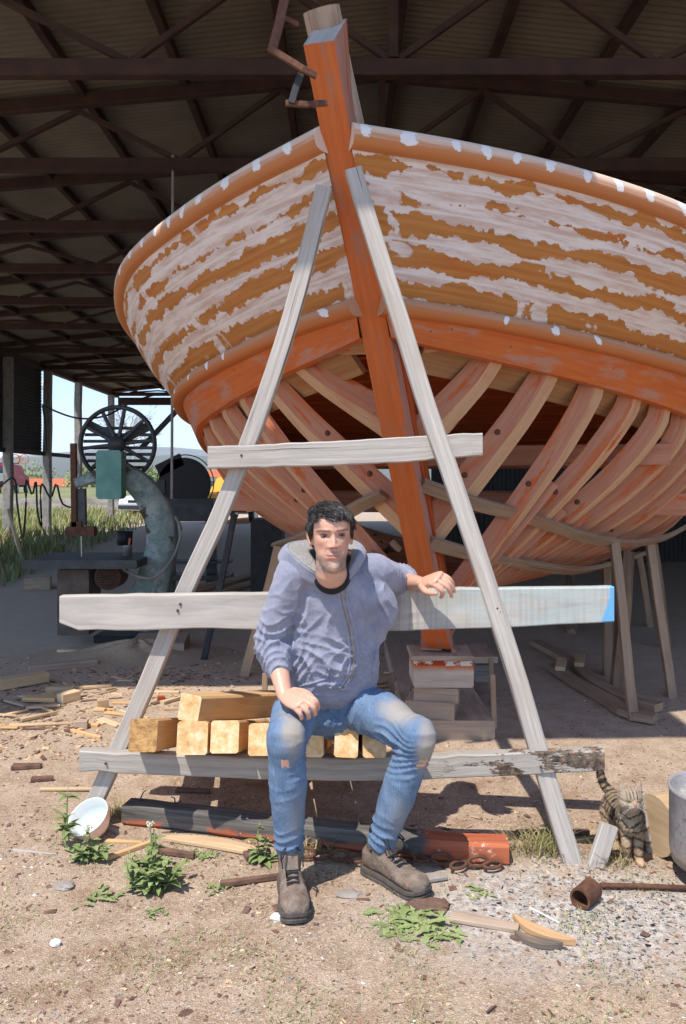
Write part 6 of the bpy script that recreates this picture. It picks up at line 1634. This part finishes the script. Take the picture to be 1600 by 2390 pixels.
a = gp(1368, 2086, .036); mb = MB(); R_ = rotm(PI/2, 0, -.75); mb.lathe([(.029, -.045), (.036, -.045), (.036, .05), (.029, .05), (.029, -.045)], a, 28, R=R_); tag(mb.build('pipe_socket', M['rust'], smooth=False), 'short wide rusty pipe lying open end to the camera', 'pipe')
mb = MB(); mb.tube([gp(1400, 2066, .016), gp(1500, 2068, .015), gp(1640, 2074, .015)], .009, 10); tag(mb.build('iron_rod', M['rust'], smooth=True), 'rusty rod running from the pipe toward the drum', 'rod')
# bowl
bw = MB(); bw.lathe([(0, 0), (.03, 0), (.055, .012), (.074, .045), (.080, .085), (.084, .088)], (0, 0, 0), 32); o = bw.build('bowl', M['plastic'], smooth=True); o.modifiers.new('t', 'SOLIDIFY').thickness = .003
o.location = gp(224, 1952)+Vector((0, .01, .028)); o.rotation_euler = (.55, -.32, 0); tag(o, 'white translucent plastic bowl tipped against the left trestle foot', 'bowl')

# ------------------------------------------------------------------ offcuts and shards one by one
def shard(px, py, L, w, t, yaw, m, lab, cat='offcut', grp=None, bend=0, taper=.5, name='offcut', tilt=0):
    g_ = gp(px, py); d = Vector((math.cos(yaw), math.sin(yaw), math.tan(tilt))); mb = MB(); n = 11; pts = []; sc = []
    s = Vector((-d.y, d.x, 0))
    for i in range(n):
        u = i/(n-1)-.5; pts.append(g_+d*u*L+s*bend*(u*u*4-1)*.5+Vector((0, 0, t*.5+.003+max(0, (u+.5))*math.tan(tilt)*0)))
        sc.append((1-(1-taper)*abs(u*2)**2.3 if bend else 1-(1-taper)*(i/(n-1)), 1))
    mb.sweep(pts, rect(w, t, .003), scale=sc); return tag(mb.build(name, M[m]), lab, cat, grp)
def stone(px, py, r, m, lab, seed):
    g_ = gp(px, py); mb = MB(); mb.ball((0, 0, 0), 1, 14)
    V = []
    for v in mb.v:
        d = Vector(v); q = 1+.35*mnoise.noise(d*1.3+Vector((seed, 0, 0)))+.15*mnoise.noise(d*3.1+Vector((0, seed, 0))); V.append((d.x*r[0]*q, d.y*r[1]*q, d.z*r[2]*q+r[2]*.55))
    mb.v = V; o = mb.build('stone', M[m], smooth=False, weld=True); o.location = g_; return tag(o, lab, 'stone')
M['burnt'] = wood('half_burnt_wood', (.07, .06, .05), (.22, .18, .15), (.50, .28, .13), 1., cracks=.4)
M['bark'] = simple('red_brown_bark', (.23, .125, .085), .95, 0, c2=(.10, .06, .045), scale=22, bump=.8)
M['stone'] = simple('grey_stone', (.38, .34, .30), .95, 0, c2=(.24, .205, .18), scale=15, bump=.5); M['quartz'] = simple('white_stone', (.78, .76, .72), .8, 0, .05, 20)
shard(1130, 2160, .22, .055, .016, -.33, 'block_wood', 'grey brown wedge shaped board piece by the rosette weed', taper=.7)
shard(1268, 2178, .22, .042, .022, -.72, 'sliver', 'curved orange wood sliver, upper of the two on the ash', bend=.05, taper=.06)
shard(1256, 2202, .15, .038, .02, -.45, 'burnt', 'half burnt wood sliver below the curved orange one', bend=.035, taper=.06)
shard(1270, 2140, .12, .006, .006, -.9, 'white', 'thin white stick on the ash patch', 'stick', taper=.9)
shard(500, 1982, .46, .07, .016, -.32, 'pale_pine', 'long curved pale slab below the charred log', bend=-.05, taper=.3)
shard(305, 1990, .20, .022, .018, .75, 'raw_pine', 'thin split stick pointing at the big weed', 'stick', taper=.8)
shard(155, 1846, .25, .022, .012, .0, 'pale_pine', 'flat pale lath left of the trestle foot', taper=.7)
shard(80, 1994, .19, .012, .010, -.2, 'grey_wood', 'thin grey stick left of the white flowered weed', 'stick', taper=.5)
shard(95, 1694, .36, .045, .012, .12, 'pale_pine', 'long thin pale splinter on the left sand', taper=.2)
shard(410, 1998, .16, .03, .02, -.3, 'bark', 'brown stick behind the big weed', 'stick', taper=.6)
shard(272, 1945, .10, .03, .02, -.5, 'block_wood', 'small brown offcut right of the plastic bowl')
shard(290, 1970, .15, .022, .012, -.1, 'raw_pine', 'thin orange splinter beyond the big weed')
shard(585, 2062, .22, .022, .02, .25, 'bark', 'dark root like stick left of the near boot', 'stick', taper=.6)
stone(815, 2090, (.045, .032, .009), 'stone', 'flat square stone between the boots', 16)
stone(998, 2123, (.078, .03, .024), 'bark', 'reddish rough stone by the toe of the far boot', 12)
stone(645, 2148, (.02, .017, .015), 'quartz', 'white pebble beside the near boot sole', 16)
stone(130, 2205, (.017, .015, .012), 'quartz', 'white pebble alone in the left foreground', 11)
stone(150, 2072, (.038, .028, .015), 'stone', 'grey brown flat stone in the left foreground', 14)
shard(62, 1794, .14, .05, .02, .1, 'bark', 'flat brown bark piece at the left edge', 'bark', name='bark_piece', taper=.6)
shard(98, 1823, .10, .04, .018, .2, 'bark', 'smaller brown bark piece below the flat one at left', 'bark', name='bark_piece', taper=.6)
shard(450, 1850, .16, .04, .015, -.1, 'bark', 'brown bark strip under the left half of the bottom bar', 'bark', name='bark_piece', taper=.6)
shard(600, 2000, .1, .05, .02, .4, 'bark', 'bark lump beside the near shin', 'bark', name='bark_piece', taper=.6)
shard(1290, 1950, .30, .04, .018, .05, 'bark', 'long bark strip behind the right trestle foot', 'bark', name='bark_piece', taper=.6)
shard(1440, 2000, .18, .03, .018, .1, 'bark', 'bark strip at the feet of the cat', 'bark', name='bark_piece', taper=.6)
shard(1010, 2055, .10, .05, .015, .2, 'stone', 'brown flat chip beside the chain', 'chip', name='chip', taper=.6)
shard(375, 1636, .045, .04, .03, .2, 'red_beam', 'small red brick fragment on the sand left of the beams', 'brick', name='brick_fragment', taper=.8)
shard(148, 1561, .50, .07, .05, .45, 'block_wood', 'squared brown stick lying in shade left of the trestle', taper=1)
shard(52, 1600, .34, .10, .07, .75, 'pale_pine', 'thick pale block at the left edge on the shadow line', taper=1)
shard(190, 1528, .45, .07, .03, -.35, 'pale_pine', 'pale flat board leaning on the sawdust heap', taper=.6)
shard(140, 1619, .18, .06, .05, .1, 'pale_pine', 'short pale block in the sun left of the trestle leg', taper=1)
shard(160, 1637, .13, .075, .06, .9, 'pale_pine', 'pale chunky offcut next to the short block', taper=1)
shard(240, 1655, .07, .06, .06, .4, 'pale_pine', 'small pale triangular offcut beside the trestle leg', taper=.5)
shard(95, 1637, .22, .08, .03, -.1, 'raw_pine', 'flat orange brown slab among the chips', taper=.8)
shard(190, 1702, .07, .05, .05, .1, 'block_wood', 'small dark cube like offcut on the sand', taper=1)
shard(255, 1690, .20, .05, .014, -.7, 'pale_pine', 'pale board end sticking out behind the left leg', taper=.8)
shard(205, 1625, .42, .012, .01, .75, 'bark', 'thin dark twig lying across the pale offcuts', 'twig', taper=.5, name='twig')
rg = random.Random(21)
for k in range(70):
    px = rg.uniform(5, 440) if k < 56 else rg.uniform(640, 940); py = rg.uniform(1585, 1720) if k < 56 else rg.uniform(1560, 1660)
    shard(px, py, rg.uniform(.06, .26), rg.uniform(.018, .05), rg.uniform(.006, .02), rg.uniform(-.9, .9), rg.choice(['pale_pine', 'pale_pine', 'raw_pine', 'block_wood', 'bark']), 'thin splinter of wood scattered on the sand by the shadow edge', 'splinter', 'splinters scattered on the sand', taper=rg.uniform(.2, .8), name='splinter')
# ------------------------------------------------------------------ weeds
def leaf(mb, p, d, L, w, droop=.5, mi=0, n=5, fold=.25, lobes=0):
    d = Vector(d).normalized(); _, s, u = frame(d); V = []; pos = Vector(p); v = d.copy()
    for i in range(n+1):
        t = i/n; ww = w*math.sin(PI*min(1, .12+t*.9))**.8*(1-.0*t)
        if lobes: ww *= 1+.45*math.sin(t*PI*lobes*2)
        if i == n: ww = .0006
        V += [pos-s*ww+u*ww*fold, pos, pos+s*ww+u*ww*fold]; v = (v-Vector((0, 0, droop/n))).normalized(); pos = pos+v*L/n
        pos.z = max(pos.z, .004)
    F = []
    for i in range(n):
        for j in range(2): F.append((i*3+j, i*3+j+1, i*3+4+j, i*3+3+j))
    mb.add(V, F, None, mi)
def weed(px, py, H, spread, nst, lab, seed, flower=False, ll=.06, lw=.014, nl=13, name='weed'):
    rg = random.Random(seed); g_ = gp(px, py); root = empty(name, g_, lab, 'weed'); st = MB(); lf = MB(); fl = MB()
    for k in range(nst):
        a = rg.uniform(0, 2*PI); r = rg.random()*spread; h = H*rg.uniform(.45, 1)*(1-.5*r/max(spread, .01)) if k else H
        b = Vector((math.cos(a)*r*.45, math.sin(a)*r*.35, 0)); t = Vector((math.cos(a)*r, math.sin(a)*r*.6, h)) if k else Vector((rg.uniform(-.02, .02), 0, h))
        pts = smooth_path([b, b*.5+t*.5+Vector((rg.uniform(-.015, .015), 0, .01)), t], 7); st.tube(pts, [.003, .003, .0028, .0026, .0024, .002, .0016], 5)
        for q in range(nl):
            u = rg.uniform(.05, 1); p_ = Vector(pts[int(u*6)]); an = rg.uniform(0, 2*PI); leaf(lf, p_, (math.cos(an), math.sin(an)*.8, rg.uniform(.1, .9)), ll*rg.uniform(.6, 1.3)*(1.2-.5*u), lw*rg.uniform(.7, 1.3)*(1.2-.5*u), rg.uniform(.3, 1.3), rg.choice([0, 0, 1]))
        if flower and k == 0:
            fl.ball(t, .009, 8)
            for _ in range(30):
                d = Vector((rg.gauss(0, 1), rg.gauss(0, 1), abs(rg.gauss(0, 1)))).normalized(); fl.ball(t+d*rg.uniform(.006, .018), .0035, 5)
    st.build('stem', M['leaf_pale'], root, smooth=True); lf.build('leaf_mass', [M['weed'], M['leaf_pale']], root, recalc=False)
    if fl.v: fl.build('flower_head', M['flower'], root, smooth=True)
    return root
M['weed'] = simple('weed_green', (.25, .31, .11), .7, 0, c2=(.14, .19, .06), scale=30); M['flower'] = simple('cream_flower', (.72, .70, .50), .9, 0, .1)
weed(152, 1985, .25, .05, 3, 'tall thin weed with narrow leaves by the plastic bowl', 1, False, .075, .013, 9)
weed(215, 2008, .12, .10, 9, 'low leafy weed with a white flower head below the bowl', 2, True, .042, .011, 10)
weed(352, 2070, .22, .16, 22, 'largest bushy weed with a pale flower head in the left foreground', 3, True, .048, .012, 13)
weed(608, 2010, .15, .06, 5, 'green weed growing close behind the near boot', 4, False, .055, .012, 8)
weed(1290, 1975, .09, .10, 7, 'thin green weed behind the right trestle foot', 6, False, .08, .004, 6)
def rosette(px, py, r, n, lab, seed):
    rg = random.Random(seed); g_ = gp(px, py); lf = MB()
    for k in range(n):
        a = rg.uniform(0, 2*PI); b = Vector((rg.gauss(0, r*.45), rg.gauss(0, r*.35), .004)); L_ = r*rg.uniform(.3, .7); leaf(lf, b, (math.cos(a), math.sin(a), rg.uniform(.15, .8)), L_, L_*.17, rg.uniform(.6, 1.6), rg.choice([0, 1, 1]), 8, .2, 2.5)
    o = lf.build('rosette_weed', [M['weed'], M['leaf_pale']], recalc=False); o.location = g_; return tag(o, lab, 'weed')
rosette(960, 2150, .13, 70, 'broad flat rosette weed with toothed leaves below the far boot', 1); rosette(1030, 2180, .08, 30, 'smaller rosette weed touching the broad one on its right', 2)
rosette(235, 2098, .07, 26, 'flat patch of small weed left of the bushy weed', 3); rosette(505, 2075, .05, 20, 'little weed patch right of the bushy weed', 5); rosette(1120, 2080, .06, 22, 'little weed patch beside the chain', 6); rosette(480, 1998, .06, 20, 'flat weed below the curved pale slab', 8); rosette(360, 2130, .05, 18, 'small yellowish weed patch in the foreground left of centre', 9)
def tuft(name, pts, lab, seed, h=.10, mats=('leaf_dry', 'leaf')):
    global rg
    rg = random.Random(seed); mb = MB()
    for px, py, n, sp in pts:
        for _ in range(n): blade(mb, gp(px, py)+Vector((rg.gauss(0, sp), rg.gauss(0, sp*.5), -.004)), h*rg.uniform(.4, 1.2), rg.uniform(.0012, .0026), rg.uniform(.3, 1.6), 0 if rg.random() < .75 else 1)
    return tag(mb.build(name, [M[m] for m in mats], recalc=False), lab, 'grass tuft')
tuft('grass_tuft', [(1265, 1990, 280, .06)], 'dry grass tuft at the foot of the right trestle leg', 1)
tuft('grass_tuft', [(1420, 2016, 120, .05)], 'dry grass tuft round the leaning stub and cat paws', 2, .06)
tuft('grass_tuft', [(725, 1983, 230, .055)], 'dry pale grass beneath the charred log between the boots', 3, .06)
tuft('grass_tuft', [(275, 1905, 90, .03)], 'dry grass at the left end of the charred log', 4, .07)
# ------------------------------------------------------------------ loose litter
rg = random.Random(77)
M['sand_stone'] = simple('sandy_stone', (.50, .40, .31), .95, 0, c2=(.30, .22, .16), scale=40)
def litter(name, n, area, mats, size, wts, dens):
    mb = MB(); k = 0
    while k < n:
        x = rg.uniform(area[0], area[1]); y = area[2]+(area[3]-area[2])*rg.random()**1.35
        if abs(x) > .47*y+.1 or rg.random() > dens(x, y): continue
        L = min(size*2.6, rg.lognormvariate(math.log(size), .5)); w = L*rg.uniform(.2, .75); t = L*rg.uniform(.06, .22); a = rg.uniform(0, PI); R_ = rotm(rg.gauss(0, .22), rg.gauss(0, .22), a)
        V = [R_ @ Vector((sx*L/2*rg.uniform(.4, 1.1), sy*w/2*rg.uniform(.3, 1.1), sz*t/2*rg.uniform(.5, 1))) + Vector((x, y, gh(x, y)+t*.3)) for sz in (-1, 1) for sy in (-1, 1) for sx in (-1, 1)]
        mb.add(V, [(0, 1, 3, 2)[::-1], (4, 5, 7, 6), (0, 1, 5, 4), (2, 3, 7, 6)[::-1], (0, 2, 6, 4)[::-1], (1, 3, 7, 5)], None, rg.choices(range(len(mats)), wts)[0]); k += 1
    return tag(mb.build(name, [M[m] for m in mats], recalc=False), kind='stuff')
nzd = lambda x, y, s, o: .5+.5*mnoise.noise(Vector((x*s, y*s, o)))
litter('bark_and_chips', 21000, (-3, 2.6, 2.0, 5.4), ['bark', 'pale_pine', 'stone', 'quartz', 'block_wood', 'sand_stone'], .0085, [5, 1.6, 1.6, .35, 2.5, 5], lambda x, y: (.12+1.3*max(0, nzd(x, y, 1.6, 1)-.30))*(1.0 if x < .3 else .6)*(1.3 if 2.75 < y < 3.4 else .8))
litter('wood_chips', 4300, (-3.2, .4, 4.0, 6.6), ['pale_pine', 'raw_pine', 'block_wood', 'bark'], .022, [4, 1, 4, 3], lambda x, y: max(0, 1.4*nzd(x, y, 1.3, 5)-.35)*(1.0 if x < -.6 else .35))
litter('bark_flakes', 700, (-2, 1.6, 2.1, 3.8), ['bark', 'block_wood', 'sand_stone'], .020, [5, 3, 2], lambda x, y: (1.0 if 2.6 < y < 3.4 else .25)*(.2+max(0, nzd(x, y, 2, 9)-.25)))
litter('charcoal_bits', 2600, (.3, 1.7, 2.2, 3.05), ['charred', 'ash', 'sand_stone', 'black'], .008, [4, 3, 2, 2], lambda x, y: max(0, 1-math.hypot((x-.95)*1.3, (y-2.62)*2.2)))
mb = MB(); k = 0
while k < 3400:
    x = rg.uniform(-1.3, 1.3); y = 2.02+1.1*rg.random()**1.5
    if rg.random() > max(0, 2.2*(nzd(x, y, 3.2, 11)-.45)): continue
    blade(mb, Vector((x, y, gh(x, y)-.002)), rg.uniform(.006, .022), rg.uniform(.001, .0022), rg.uniform(.3, 1.5), rg.choice([0, 0, 1])); k += 1
tag(mb.build('sparse_grass', [M['leaf_pale'], M['leaf_dry']], recalc=False), kind='stuff')
